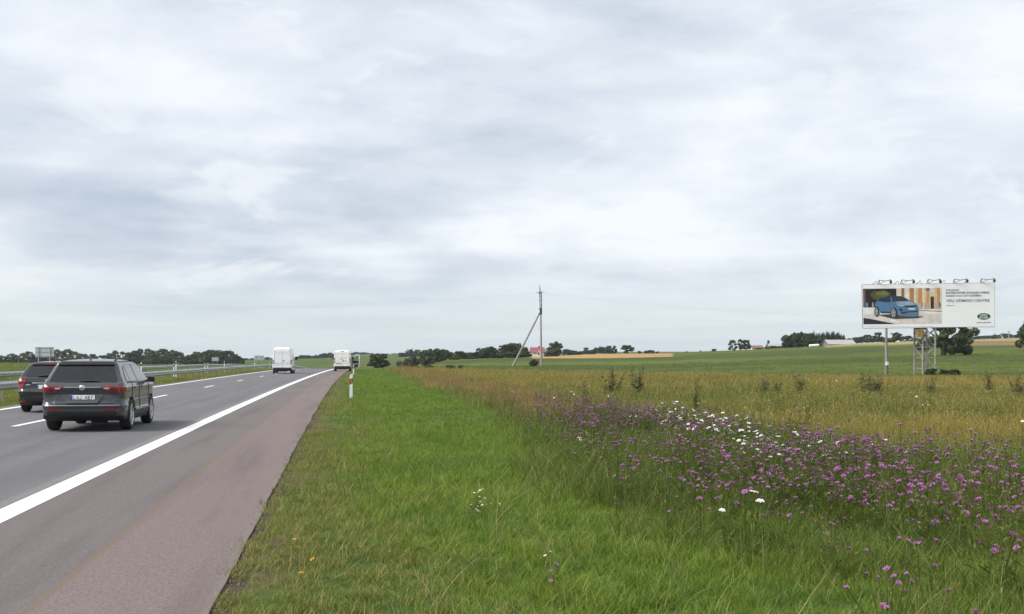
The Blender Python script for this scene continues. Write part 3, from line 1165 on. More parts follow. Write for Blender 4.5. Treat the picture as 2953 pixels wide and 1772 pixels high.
    MB().prism([(.86, fz - .01), (1.03, fz - .01), (.93, fz + .055), (.88, fz + .06)], .03, lambda a, b, t: (t - .015, a, b)).build('roof_aerial', M_GREY, root)
    for s in (-1, 1):
        pts = []
        for yv, dz in ((.66, .0), (.78, .035), (1.1, .055), (1.8, .055), (2.3, .05), (2.5, .02), (2.58, -.01)):
            h = sk.hit(s * .565, yv, 'top')[0]
            pts.append((s * .585, yv, h.z + dz))
        rl = MB()
        for a, b in zip(pts[:-1], pts[1:]):
            rl.bar(a, b, .034, .028)
        rl.build('roof_rail', M_BLACK, root, 30)
        mb = MB()
        mb.box((s * 1.01, 2.98, 1.13), (.19, .11, .15), Matrix.Rotation(s * .12, 3, 'Z'), bev=.048)
        mir = mb.build('wing_mirror', M_GREY, root, 40)
        MB().box((s * .92, 3.0, 1.085), (.12, .07, .05), bev=.012).build('mirror_stalk', M_BLACK, mir)
        MB().box((s * 1.012, 2.925, 1.13), (.16, .008, .115), Matrix.Rotation(s * .12, 3, 'Z'), bev=.003).build('mirror_glass', M_GLASS, mir)
        wheel_pair(root, s * .80, WR, R, R, .235, s, M_RIM)
        wheel_pair(root, s * .80, WF, R, R, .235, s, M_RIM)
    MB().tube([(.1, .5, .24), (.45, .5, .24)], .06, 8).build('exhaust', M_BLACK, root)
    return root


# ---- black hatchback ---------------------------------------------------------
def black_hatch():
    Yr = 33.7
    p = rp(-8.84, Yr, 0.004) + Vector((.42, 0, 0))
    root = empty('hatchback_car', p, road_heading(Yr + 2), 'black hatchback with chrome tailgate strip overtaking beside the guardrail', 'car')
    side = [(.04, .30), (.0, .42), (.0, .62), (.06, .70), (.09, .88), (.14, 1.0), (.22, 1.03), (.58, 1.40), (.62, 1.455), (1.1, 1.49), (1.7, 1.50), (2.3, 1.45), (2.6, 1.38), (3.35, 1.0),
            (3.9, .88), (4.2, .72), (4.25, .45), (4.2, .22), (3.7, .18), (.5, .18), (.2, .22)]
    plan = [(0, 0), (0, .5), (.04, .70), (.14, .80), (.35, .865), (.9, .885), (3.4, .88), (3.9, .82), (4.15, .65), (4.25, .35), (4.25, 0)]
    sect = [(.80, .16), (.87, .35), (.885, .55), (.88, .75), (.86, .93), (.82, 1.02), (.66, 1.36), (.58, 1.43), (.42, 1.475), (.2, 1.495), (0, 1.505)]

    def extra(x, y, z):
        return -.014 * np.exp(-((z - .90) / .035) ** 2) - .02 * np.exp(-((z - .60) / .05) ** 2) * (y < .5)
    me = body_mesh('body', side, plan, sect, (0, 2.05, .76), (.78, 2.0, .66), n=50, k=.06, extra=extra)
    sk = Skin(me)
    WR, WF, R = .82, 3.42, .312
    cm = cut_arches(me, [(WR, R), (WF, R)], .355, .58, [M_BLKP, M_BLACK])
    paint_faces(cm, lambda c, n: 1 if c.z < .27 else None)
    smooth_mesh(cm, 42)
    link('body', cm, root)
    sk.patch('rear_window', [(-.62, 1.045), (-.3, 1.03), (.3, 1.03), (.62, 1.045), (.56, 1.36), (.48, 1.38), (-.48, 1.38), (-.56, 1.36)], 'rear', M_GLASS, root, .004)
    sp = sk.patch('spoiler', [(-.54, 1.385), (.54, 1.385), (.50, 1.432), (-.50, 1.432)], 'rear', M_BLKP, root, .05, deep=.12)
    sk.patch('brake_light', [(-.17, 1.395), (.17, 1.395), (.17, 1.418), (-.17, 1.418)], 'rear', M_LAMP, sp, .056, deep=.02)
    for ax in ('right', 'left'):
        sk.patch('side_window', [(.75, 1.04), (1.75, 1.02), (1.75, 1.40), (1.05, 1.385)], ax, M_GLASS, root, .004)
        sk.patch('side_window', [(1.82, 1.02), (2.95, .99), (2.45, 1.34), (1.82, 1.40)], ax, M_GLASS, root, .004)
        sk.patch('door_seam', [(1.78, .40), (1.792, .40), (1.792, 1.02), (1.78, 1.02)], ax, M_DKSEAM, root, .0015)
        sk.patch('tail_lamp', [(.12, .99), (.36, .96), (.30, .74), (.10, .70)], ax, M_LAMP, root, .008, .05)
    for s in (-1, 1):
        q = [(s * .58, .97), (s * .79, .985), (s * .83, .72), (s * .68, .70)]
        sk.patch('tail_lamp', q if s > 0 else q[::-1], 'rear', M_LAMP, root, .010, .04)
        q = [(s * .56, .345), (s * .76, .355), (s * .76, .30), (s * .56, .30)]
        sk.patch('reflector', q if s > 0 else q[::-1], 'rear', M_LAMP, root, .012, .05)
        mir = MB().box((s * .96, 2.8, 1.06), (.18, .10, .14), bev=.03).build('wing_mirror', M_BLKP, root, 40)
        MB().box((s * .965, 2.745, 1.06), (.14, .008, .10)).build('mirror_glass', M_GLASS, mir)
        for yv in (WR, WF):
            wheel_pair(root, s * .77, yv, R, R, .205, s, M_RIM)
    sk.patch('chrome_strip', [(-.42, .845), (.42, .845), (.42, .875), (-.42, .875)], 'rear', M_CHROME, root, .018, .08)
    sk.patch('tailgate_badge', [(-.60, .80), (-.48, .80), (-.48, .815), (-.60, .815)], 'rear', M_CHROME, root, .006, .1)
    by = sk.hit(0, .93, 'rear')[0].y - .014
    MB().lathe([(.0005, -.008), (.9, -.008), (1.0, .0), (1.0, .02)], 24, lambda a, b, h: (a * .075, by + h, .93 + b * .042)).build('badge', M_CHROME, root, 40)
    pz = .745
    py = sk.hit(0, pz, 'rear')[0].y - .022
    sk.patch('plate_recess', [(-.52, .83), (.52, .83), (.44, .60), (-.44, .60)], 'rear', M_BLACK, root, .003, .08)
    pl = MB().box((-.03, py, pz), (.52, .008, .112), bev=.003).build('licence_plate', M_PLATE, root)
    MB().box((-.268, py - .005, pz), (.044, .003, .104)).build('plate_band', M_PLATEB, pl)
    sk.patch('lower_bumper', [(-.70, .40), (.70, .40), (.62, .29), (-.62, .29)], 'rear', M_BLACK, root, .008, .08)
    wy = sk.hit(0, 1.06, 'rear')[0].y - .03
    MB().tube([(-.30, wy, 1.05), (-.1, wy, 1.085), (.2, wy, 1.06)], [.012, .018, .014], 6).build('rear_wiper', M_BLACK, root, 40)
    fz = sk.hit(0, .9, 'top')[0].z
    MB().tube([(0, .9, fz - .01), (0, .82, fz + .16)], [.012, .005], 6).build('roof_aerial', M_BLACK, root)
    # pale papers lying on the parcel shelf, seen through the window
    return root


# ---- white vans ---------------------------------------------------------
def van_side(H, L):
    return [(.06, .34), (.0, .40), (.0, .62), (.03, .66), (.04, 1.2), (.10, H - .30), (.15, H - .10), (.26, H - .02), (.8, H), (L * .60, H - .01), (L * .71, H - .16), (L * .75, H - .42),
            (L * .845, 1.42), (L * .95, 1.12), (L * .995, .85), (L, .5), (L * .985, .26), (L * .9, .22), (.5, .26), (.2, .30)]


def white_van(name, label, Yr, u, H, L, hw, top, lamps, split, open_door=False):
    p = rp(u, Yr, 0.004)
    root = empty(name, p, road_heading(Yr + 2), label, 'van')
    side = van_side(H, L)
    plan = [(0, 0), (0, hw * .80), (.03, hw * .93), (.12, hw * .985), (.5, hw), (L * .75, hw), (L * .88, hw * .93), (L * .97, hw * .78), (L, hw * .5), (L, 0)]
    sect = [(hw * .93, .2), (hw * .985, .45), (hw, .8), (hw, 1.05), (hw * .985, 1.35), (top + .035, H - .24), (top, H - .10), (top - .08, H - .03), (top * .5, H - .005), (0, H)]

    def extra(x, y, z):
        return .010 * np.exp(-((z - 1.15) / .06) ** 2) * (np.abs(x) > .6)
    me = body_mesh('body', side, plan, sect, (0, L * .48, H * .48), (hw * .85, L * .45, H * .42), n=44, k=.045, extra=extra)
    sk = Skin(me)
    WR, WF, R = .95, L * .80, .335
    cm = cut_arches(me, [(WR, R), (WF, R)], .39, hw - .38, [M_WHITE, M_BLACK])
    paint_faces(cm, lambda c, n: 1 if c.z < (.46 if c.y < .5 else .34) else None)
    smooth_mesh(cm, 42)
    link('body', cm, root)
    # rear doors: centre split, waist crease, hinges
    sk.patch('door_seam', [(-.008, .62), (.008, .62), (.008, H - .16), (-.008, H - .16)], 'rear', M_VSEAM, root, .002, .2)
    tw = top - .09
    for s in (-1, 1):
        q = [(s * (hw - .13), .64), (s * (hw - .118), .64), (s * (tw + .012), H - .17), (s * tw, H - .17)]
        sk.patch('door_seam', q if s > 0 else q[::-1], 'rear', M_VSEAM, root, .002, .2)
        for zz in (H * .42, H * .66, H * .84):
            k = (zz - .64) / (H - .81)
            xx = (hw - .12) * (1 - k) + tw * k
            q = [(s * (xx - .01), zz), (s * (xx + .075), zz), (s * (xx + .075), zz + .05), (s * (xx - .01), zz + .05)]
            sk.patch('door_hinge', q if s > 0 else q[::-1], 'rear', M_VSEAM, root, .016, .2)
        x0, x1, z0, z1 = lamps
        q = [(s * x0, z0), (s * x1, z0), (s * (x1 - .03), z1), (s * x0, z1)]
        lp = sk.patch('tail_lamp', q if s > 0 else q[::-1], 'rear', M_LAMP, root, .014, .1)
        zm = z0 + (z1 - z0) * .38
        q = [(s * x0, zm), (s * x1, zm), (s * x1, zm + .10), (s * x0, zm + .10)]
        sk.patch('reversing_light', q if s > 0 else q[::-1], 'rear', M_LAMPW, lp, .017, .1)
        mir = MB().box((s * (hw + .16), L * .76, 1.55), (.20, .12, .36), bev=.04).build('wing_mirror', M_BLACK, root, 40)
        MB().bar((s * (hw - .06), L * .77, 1.42), (s * (hw + .12), L * .76, 1.45), .06, .06).build('mirror_stalk', M_BLACK, mir)
        for yv in (WR, WF):
            wheel_pair(root, s * (hw - .13), yv, R, R, .215, s, M_STEEL, spokes=6)
    for ax in ('right', 'left'):
        if not (open_door and ax == 'right'):
            sk.patch('side_window', [(L * .605, 1.32), (L * .79, 1.26), (L * .745, 1.62), (L * .69, 1.98), (L * .61, 1.99)], ax, M_GLASS, root, .004, .1)
        sk.patch('rub_strip', [(1.45, .60), (L * .70, .60), (L * .70, .70), (1.45, .70)], ax, M_BLACK, root, .012, .2)
        sk.patch('door_seam', [(L * .60, .48), (L * .603, .48), (L * .603, 2.05), (L * .60, 2.05)], ax, M_VSEAM, root, .002, .2)
        sk.patch('slide_rail', [(.35, 1.30), (L * .45, 1.30), (L * .45, 1.335), (.35, 1.335)], ax, M_VSEAM, root, .006, .2)
    sk.patch('windscreen', [(-hw * .8, 1.42), (hw * .8, 1.42), (hw * .7, H - .40), (-hw * .7, H - .40)], 'front', M_GLASS, root, .004, .1)
    bp = sk.patch('rear_bumper', [(-hw + .05, .62), (hw - .05, .62), (hw - .08, .42), (-hw + .08, .42)], 'rear', M_BLACK, root, .05, .12, deep=.08)
    MB().tube([(-.5, .4, .30), (.5, .4, .30)], .07, 8).box((.25, .5, .30), (.5, .35, .12), bev=.02).build('rear_axle', M_BLACK, root)
    return root, sk


def vans():
    # moving high-roof van in the right-hand lane
    r, sk = white_van('panel_van', 'plain white high roof panel van driving in the right lane', 115.5, -6.95, 2.66, 5.6, .985, .80, (.80, .955, .98, 1.38), True)
    q = sk.hit(-.52, .90, 'rear')[0]
    sk.patch('licence_plate', [(-.80, .86), (-.28, .86), (-.28, .965), (-.80, .965)], 'rear', M_PLATE, r, .012, .2)
    sk.patch('plate_shade', [(-.82, .968), (-.26, .968), (-.26, .985), (-.82, .985)], 'rear', M_DKSEAM, r, .016, .2)
    sk.patch('door_handle', [(.03, 1.30), (.26, 1.30), (.26, 1.345), (.03, 1.345)], 'rear', M_BLACK, r, .03, .2)
    sk.patch('door_lock', [(-.03, 1.02), (.03, 1.02), (.03, 1.06), (-.03, 1.06)], 'rear', M_BLACK, r, .02, .2)
    sk.patch('badge', [(.40, .95), (.64, .95), (.64, .975), (.40, .975)], 'rear', M_STEEL, r, .006, .2)
    sk.patch('door_crease', [(-.86, 1.08), (.86, 1.08), (.86, 1.092), (-.86, 1.092)], 'rear', M_VSEAM, r, .003, .2)
    sk.patch('door_crease', [(-.80, 2.08), (.80, 2.08), (.80, 2.09), (-.80, 2.09)], 'rear', M_VSEAM, r, .003, .2)
    # van stopped on the shoulder, passenger door open
    r, sk = white_van('parcel_van', 'white van with orange swoosh graphics stopped on the shoulder with its passenger door open', 136.2, -1.42, 2.52, 5.4, 1.02, .86, (.86, .985, .95, 1.55), True, True)
    M_OR = mat('orange_print', (.62, .33, .05), .5, var=.05)
    M_GY = mat('grey_print', (.42, .42, .43), .5, var=.1)
    M_YG = mat('pale_yellow_print', (.72, .60, .30), .5, var=.05)
    for s in (-1, 1):
        q = [(s * .86, 1.12), (s * .985, 1.12), (s * .98, .98), (s * .86, .98)]
        sk.patch('lamp_divider', q if s > 0 else q[::-1], 'rear', M_LAMPD, r, .020, .1)
    sk.patch('brake_light', [(-.20, 2.33), (.20, 2.33), (.17, 2.39), (-.17, 2.39)], 'rear', M_BLACK, r, .012, .1)
    sk.patch('licence_plate', [(-.72, .76), (-.20, .76), (-.20, .87), (-.72, .87)], 'rear', M_PLATE, r, .012, .2)
    sk.patch('plate_garnish', [(-.76, .90), (-.12, .90), (-.12, .96), (-.76, .96)], 'rear', M_BLACK, r, .02, .2)
    sk.patch('door_handle', [(.12, 1.16), (.22, 1.16), (.22, 1.32), (.12, 1.32)], 'rear', M_BLACK, r, .02, .2)
    sk.patch('round_badge', [(.43 + .07 * math.cos(a), 1.22 + .07 * math.sin(a)) for a in [k * math.pi / 5 for k in range(10)]], 'rear', M_GY, r, .008, .3)
    sk.patch('side_lettering', [(.38, .93), (.72, .93), (.72, .965), (.38, .965)], 'rear', M_GY, r, .005, .3)

    def arc(x0, z0, x1, z1, h, w, m, nm):
        top_, bot = [], []
        for k in range(9):
            t = k / 8
            x = x0 + (x1 - x0) * t
            z = z0 + (z1 - z0) * t + h * math.sin(math.pi * t)
            ww = w * math.sin(math.pi * (.08 + .84 * t))
            top_.append((x, z + ww / 2))
            bot.append((x, z - ww / 2))
        sk.patch(nm, bot + top_[::-1], 'rear', m, r, .005, .12)
    arc(-.72, 1.93, -.30, 2.22, .06, .07, M_YG, 'swoosh_graphic')
    arc(-.35, 1.37, .18, 1.33, .05, .08, M_OR, 'swoosh_graphic')
    arc(-.20, 1.12, .10, 1.22, -.02, .05, M_YG, 'swoosh_graphic')
    for x0, x1, m in ((-.42, -.28, M_GY), (-.25, -.12, M_GY), (-.10, .02, M_GY), (.05, .22, M_OR), (.25, .36, M_GY), (.40, .54, M_GY)):
        sk.patch('lettering', [(x0, 1.56), (x1, 1.56), (x1, 1.62), (x0, 1.62)], 'rear', m, r, .005, .3)
    for k, (x0, x1, zz) in enumerate(((-.62, -.30, 1.16), (.08, .55, 2.10))):
        sk.patch('lettering', [(x0, zz), (x1, zz), (x1, zz + .03), (x0, zz + .03)], 'rear', M_YG, r, .005, .3)
    # open door: hinged at the front edge, swung right out
    hx, hy = 1.01, 5.4 * .80
    dr = bpy.data.objects.new('open_door', None)
    Md = mat('door_card_and_cab_shade', (.05, .05, .055), .6)
    outl = [(0, .52), (.08, .36), (.95, .36), (1.02, .55), (1.03, 1.30), (1.02, 1.95), (.96, 2.02), (.55, 2.0), (.12, 1.55), (0, 1.30)]
    hole = [(.17, 1.30), (.92, 1.30), (.92, 1.90), (.58, 1.90), (.19, 1.50)]
    Rz = Matrix.Translation((hx, hy, 0)) @ Matrix.Rotation(math.radians(-12), 4, 'Z')

    def tod(a, b, t):
        return Rz @ Vector((a, t, b))
    mb = MB()
    ring = list(zip(outl, outl[1:] + outl[:1]))
    # frame: lower slab plus the bars round the window
    mb.prism([(0, .52), (.08, .36), (.95, .36), (1.02, .55), (1.03, 1.30), (0, 1.30)], .09, tod)
    for a, b, w in (((1.0, 1.29), (.99, 1.95), .085), ((.97, 1.965), (.56, 1.965), .08), ((.57, 1.965), (.12, 1.52), .08), ((.13, 1.54), (.03, 1.29), .08)):
        d = Vector((b[0] - a[0], b[1] - a[1])).normalized()
        n = Vector((-d.y, d.x)) * (w / 2)
        mb.prism([(a[0] + n.x, a[1] + n.y), (b[0] + n.x, b[1] + n.y), (b[0] - n.x, b[1] - n.y), (a[0] - n.x, a[1] - n.y)], .07, tod)
    door = mb.build('front_door', M_WHITE, r)
    mb = MB()
    mb.prism([(.10, .92), (.90, .92), (.90, 1.27), (.10, 1.27)], .02, lambda a, b, t: tod(a, b, -.022 + t))
    mb.prism([(.14, .46), (.80, .46), (.84, .80), (.10, .80)], .05, lambda a, b, t: tod(a, b, -.052 + t))
    mb.build('door_trim', Md, door)
    gm = bpy.data.materials.new('clear_glass')
    gm.use_nodes = True
    nt = gm.node_tree
    pr = nt.nodes['Principled BSDF']
    pr.inputs['Roughness'].default_value = .03
    pr.inputs['Alpha'].default_value = .22
    nt.links.new(mixc(nt, noise(nt, None, 3.0), (.10, .13, .12), (.14, .17, .16)), pr.inputs['Base Color'])
    MB().prism(hole, .006, lambda a, b, t: tod(a, b, .03 + t)).build('door_window', gm, door)
    # dark sheet on the body stands in for the shaded cab in the doorway
    sk.patch('cab_shade_panel', [(5.4 * .605, .50), (5.4 * .79, .50), (5.4 * .79, 1.26), (5.4 * .745, 1.62), (5.4 * .69, 1.98), (5.4 * .61, 1.99)], 'right', Md, r, .003, .15)


grey_suv()
black_hatch()
vans()
# ------------------------------------------------------------------ guardrails
M_GALV = mat('galvanised_steel', (.42, .43, .44), 0.42, metal=.75, var=.12, scale=4, dirt=(.30, .28, .26), dirt_scale=1.5, dirt_lo=.55, dirt_hi=.85)
M_GALVP = mat('galvanised_post', (.30, .31, .32), 0.6, metal=.4, var=.15, scale=6)
PROF = [(.000, .43), (.035, .445), (.083, .49), (.083, .53), (.020, .575), (.020, .605), (.083, .65), (.083, .69), (.035, .735), (.000, .75)]


def guardrail(u, Y0, Y1, face, label, zoff=-.06, turn0=False, turn1=False, step=4.0, pstep=4.0):
    root = empty('guardrail', rp(u, Y0, zoff), 0, label, 'guardrail')
    o0 = root.location.copy()
    pbox = MB().box((0, 0, .31), (.06, .10, .74)).mesh('post', M_GALVP)
    k = 0
    n = int((Y1 - Y0) / step)
    prev = None
    for i in range(n):
        # each rail length overlaps its neighbour a little, like the real lapped joints
        mb = MB()
        rows = []
        for t in (0, .5, 1.0):
            Yv = Y0 + (i + t) * step + (0.12 if t == 1.0 else 0)
            m = float(ref_slope(Yv))
            nv = Vector((1, -m, 0)).normalized() * face
            drop = 0.0
            if turn0 and i < 2:
                drop = (1 - (i + t) / 2.0) ** 1.3 * .62
            if turn1 and i > n - 3:
                drop = (1 - (n - i - t) / 2.0) ** 1.3 * .62
            lap = .003 if t == 0 else 0
            b = rp(u, Yv, zoff) - o0
            row = [(b + nv * (o + .05 + lap) + Vector((0, 0, z - drop))) for o, z in PROF]
            row += [(b + nv * (o + .046 + lap) + Vector((0, 0, z - drop))) for o, z in reversed(PROF)]
            rows.append(row)
        nn = len(rows[0])
        vs = [q for r_ in rows for q in r_]
        fs = []
        for a in range(2):
            for j in range(nn):
                j2 = (j + 1) % nn
                fs.append((a * nn + j, a * nn + j2, (a + 1) * nn + j2, (a + 1) * nn + j))
        mb.add(vs, fs)
        mb.build('rail_beam', M_GALV, root, 50)
    Yv = Y0 + .5
    while Yv < Y1:
        dropz = 0
        b = rp(u, Yv, zoff) - o0
        po = link('post', pbox, root)
        fr = max(0, 1 - (Yv - Y0) / (2 * step)) if turn0 else 0
        po.location = b - Vector((0, 0, .6 * fr ** 1.3))
        po.rotation_euler = (0, 0, road_heading(Yv))
        Yv += pstep
    return root


guardrail(-12.75, 8, 248, 1, 'long galvanised guardrail along the left edge of the driving lanes')
guardrail(-21.6, 8, 250, 1, 'bright galvanised guardrail on the far side of the grassy median', zoff=-.05)
guardrail(-33.6, 212, 268, 1, 'short guardrail with turned down end beyond the opposite carriageway', zoff=-.55, turn0=True)

# ------------------------------------------------------------------ delineator posts
M_PWHITE = mat('post_white_plastic', (.78, .78, .76), 0.5, var=.04, scale=10, dirt=(.55, .53, .48), dirt_scale=5, dirt_lo=.55, dirt_hi=.85)
M_PBLACK = mat('post_black_band', (.025, .022, .02), 0.5, var=.1)
M_REFL = mat('orange_reflector', (.55, .13, .02), 0.25, var=.15, scale=30)


def delineator(loc, h, rz, label, group=None, tilt=0.0, reflector=True, w=.12, band=(.42, .20)):
    root = empty('delineator_post', loc, rz, label, 'road post', group)
    root.rotation_euler = (0, tilt, rz)
    d = .05

    def to3(a, b, t):
        return (a, t - d / 2, b)
    hw = w / 2
    b0, b1, sl = h - band[0], h - band[1], .06       # band edges slope down to the left
    MB().prism([(-hw, -.15), (hw, -.15), (hw, b0 + sl / 2), (-hw, b0 - sl / 2)], d, to3).build('post_body', M_PWHITE, root)
    bd = MB().prism([(-hw, b0 - sl / 2), (hw, b0 + sl / 2), (hw, b1 + sl / 2), (-hw, b1 - sl / 2)], d + .002, lambda a, b, t: to3(a, b, t - .001)).build('black_band', M_PBLACK, root)
    MB().prism([(-hw, b1 - sl / 2), (hw, b1 + sl / 2), (hw, h), (-hw, h - .07)], d, to3).build('post_cap', M_PWHITE, root)
    if reflector:
        zc = (b0 + b1) / 2
        for t in (-d / 2 - .004, d / 2 + .001):
            MB().prism([(-.038, zc - .085), (.038, zc - .065), (.038, zc + .085), (-.038, zc + .065)], .006, lambda a, b, q, t=t: (a, t - .002 + q, b)).build('reflector', M_REFL, bd)
    return root


for (x, Y, lab, tl) in ((1012, 45.7, 'white delineator post with orange reflector in the mown verge', .012), (1019.5, 110.5, 'white delineator post in front of the stopped van', 0)):
    X = (x - CX) / F * Y
    delineator((X, Y, tz(X, Y) - .02), 1.0, road_heading(Y), lab, tilt=tl)
for i, (x, ytop, Y) in enumerate(((407, 1045, 80), (501, 1048, 98), (507.5, 1041, 97), (591, 1047.5, 128), (599, 1047.5, 126), (647, 1041, 131), (734, 1041.5, 168), (778, 1043.5, 180))):
    p = at(x, ytop, Y)
    zb = tz(p.x, p.y)
    delineator((p.x, p.y, zb), p.z - zb, road_heading(Y), 'white road post with black band standing in the median behind the guardrail', 'road posts along the median', reflector=False, w=.10, band=(.27, .13))


# ------------------------------------------------------------------ road signs seen from behind
M_SIGNB = mat('sign_back_aluminium', (.46, .48, .49), 0.5, metal=.3, var=.06, scale=2)
M_SIGNP = mat('sign_pole_galvanised', (.36, .37, .38), 0.55, metal=.4, var=.1)


def sign_back(name, x0, x1, y0, y1, Y, label, bars=3):
    a, b = at(x0, y0, Y), at(x1, y1, Y)
    w, h = b.x - a.x, a.z - b.z
    xc = (a.x + b.x) / 2
    g = tz(xc, Y) - .1
    root = empty(name, (xc, Y, g), 0, label, 'sign')
    z0, z1 = b.z - g, a.z - g
    MB().box((0, .04, (z0 + z1) / 2), (w, .03, h), bev=.008).build('sign_panel', M_SIGNB, root)
    for s in (-1, 1):
        MB().tube([(s * w * .3, -.05, 0), (s * w * .3, -.05, z1)], max(.04, w * .022), 8).build('sign_leg', M_SIGNP, root)
    for k in range(bars):
        zz = z0 + h * (.12 + .80 * k / max(1, bars - 1))
        MB().box((0, .0, zz), (w * .98, .05, h * .03)).build('stiffener', M_SIGNP, root)


sign_back('road_sign', 101, 155, 1001, 1031, 104, 'large road sign seen from behind with horizontal stiffeners')
sign_back('road_sign', 611, 631, 1031, 1042, 235, 'small pale road sign seen from behind before the dark trees', 2)
sign_back('road_sign', 733, 761, 1026, 1039, 420, 'distant grey road sign on the horizon beside the moving van', 3)


# ------------------------------------------------------------------ billboard
def billboard():
    YB = 97.0
    S = F / YB                                 # photo px per metre there
    base = at(2678, 1087, YB)
    g = tz(base.x, YB)
    root = empty('billboard', (base.x, YB, g), 0, 'large white roadside billboard advertising a blue SUV on a lattice tower', 'billboard')

    def W(x, y, d=0.0):
        q = at(x, y, YB)
        return Vector((q.x - base.x, d, q.z - g))
    M_LAT = mat('tower_paint', (.27, .262, .25), 0.7, var=.15, scale=5, dirt=(.15, .085, .05), dirt_scale=3.5, dirt_lo=.50, dirt_hi=.68)
    M_BOARD = mat('board_white', (.87, .87, .89), 0.5, var=.015, scale=1)
    M_BACK = mat('board_back', (.22, .23, .24), 0.7, var=.15)
    # board: outline leans a hair clockwise, as it stands
    c0, c1, c2, c3 = W(2487, 822), W(2868, 817), W(2868, 942.5), W(2489, 947)
    mb = MB()
    fr = [c0, c1, c2, c3]
    vs = [q + Vector((0, -.02, 0)) for q in fr] + [q + Vector((0, .22, 0)) for q in fr]
    mb.add(vs, [(0, 1, 2, 3), (7, 6, 5, 4), (0, 4, 5, 1), (1, 5, 6, 2), (2, 6, 7, 3), (3, 7, 4, 0)])
    board = mb.build('board', M_BOARD, root)
    # thin dark frame edges
    mb = MB()
    for a, b in ((c0, c3), (c3, c2), (c2, c1), (c1, c0)):
        mb.bar(a + Vector((0, .05, 0)), b + Vector((0, .05, 0)), .08, .07)
    mb.build('board_edge', mat('board_edge_steel', (.16, .14, .15), .6), root)
    sk_n = 0
    # poster coordinates: pixels of the poster, mapped bilinearly on to the board

    def B(cx, cy, lay):
        a = (cx - 52) / 2298.0
        b = (cy - (128 - 13 * a)) / 752.0
        t = c0.lerp(c1, a)
        q = t.lerp(c3.lerp(c2, a), b)
        return q + Vector((0, -.02 - .003 * lay, 0))

    def shape(name, poly, lay, col, rough=.5, parent=board):
        mb = MB()
        n = len(poly)
        vs = [B(x, y, lay) for x, y in poly] + [B(x, y, lay - .8) for x, y in poly]
        fs = [tuple(range(n)), tuple(range(2 * n - 1, n - 1, -1))]
        for i in range(n):
            j = (i + 1) % n
            fs.append((i, i + n, j + n, j))
        mb.add(vs, fs)
        m = mat('print_%d_%d_%d' % col, tuple(c * .86 for c in srgb(*col)), rough, var=.12, scale=1.6)
        return mb.build(name, m, parent)

    def rect(x0, y0, x1, y1):
        return [(x0, y0), (x1, y0), (x1, y1), (x0, y1)]

    def ell(x, y, rx, ry, n=24):
        return [(x + rx * math.cos(2 * math.pi * k / n), y + ry * math.sin(2 * math.pi * k / n)) for k in range(n)]
    pic = shape('poster_picture', rect(58, 190, 1428, 812), 1, (226, 217, 212))
    kw = dict(parent=pic)
    shape('printed_street', rect(58, 520, 1428, 640), 2, (240, 236, 232), **kw)
    shape('printed_shade', rect(58, 200, 650, 522), 2, (30, 25, 31), **kw)
    shape('printed_stone', [(58, 210), (100, 215), (105, 518), (58, 520)], 3, (112, 92, 84), **kw)
    shape('printed_facade', rect(640, 190, 1428, 560), 3, (231, 222, 206), **kw)
    for x0, x1, col in ((725, 775, (158, 112, 72)), (800, 850, (242, 238, 230)), (868, 945, (186, 134, 84)), (988, 1088, (205, 150, 96)), (1130, 1208, (214, 160, 106)), (1312, 1400, (206, 152, 100))):
        shape('printed_column', rect(x0, 190, x1, 470), 4, col, **kw)
        if x0 > 900:
            shape('printed_column_base', rect(x0 - 8, 455, x1 + 6, 555), 5, (196, 176, 152), **kw)
            shape('printed_column_light', rect(x0 + 6, 192, x0 + 30, 452), 5, (236, 200, 156), **kw)
    shape('printed_portal', [(1205, 262), (1255, 238), (1306, 262), (1306, 552), (1205, 552)], 4, (222, 204, 172), **kw)
    shape('printed_doorway', rect(1232, 340, 1292, 552), 5, (74, 38, 26), **kw)
    shape('printed_flag', rect(1152, 190, 1218, 240), 6, (112, 112, 160), **kw)
    shape('printed_kerb', [(1030, 572), (1428, 590), (1428, 606), (1030, 584)], 4, (166, 126, 112), **kw)
    rr = random.Random(3)
    shape('printed_tree', [(370 + (175 + rr.uniform(-16, 16)) * math.cos(a), 312 + (86 + rr.uniform(-12, 12)) * math.sin(a)) for a in [k * math.pi / 13 for k in range(26)]], 3, (84, 86, 40), **kw)
    shape('printed_tree_light', [(390 + (110 + rr.uniform(-20, 20)) * math.cos(a), 282 + (40 + rr.uniform(-10, 10)) * math.sin(a)) for a in [k * math.pi / 9 for k in range(18)]], 4, (122, 120, 56), **kw)
    for x, col in ((128, (110, 150, 190)), (226, (190, 170, 160)), (1082, (168, 146, 120)), (1392, (140, 84, 96))):
        shape('printed_passer', [(x - 14, 520), (x - 18, 460), (x, 425), (x + 16, 460), (x + 12, 525)], 6, col, **kw)
    shape('printed_road', [(58, 700), (250, 735), (620, 812), (58, 812)], 4, (44, 36, 50), **kw)
    shape('printed_stripe', [(495, 745), (560, 742), (722, 775), (640, 786)], 4, (250, 248, 246), **kw)
    shape('printed_stripe', [(130, 690), (180, 692), (212, 706), (150, 704)], 4, (246, 240, 238), **kw)
    shape('printed_car_shadow', [(300, 650), (700, 640), (1125, 688), (1000, 712), (640, 724), (560, 716)], 5, (70, 58, 60), **kw)
    # the printed car
    blue = [(258, 500), (268, 440), (300, 415), (340, 352), (420, 332), (560, 322), (700, 328), (770, 345), (870, 405), (962, 450), (1012, 500), (1026, 560), (1022, 640), (1000, 682), (900, 690), (700, 676), (640, 640), (640, 600), (560, 520), (530, 620), (370, 622), (340, 560), (290, 510)]
    body = shape('printed_car', blue, 7, (84, 128, 168), rough=.4, **kw)
    kc = dict(parent=pic)
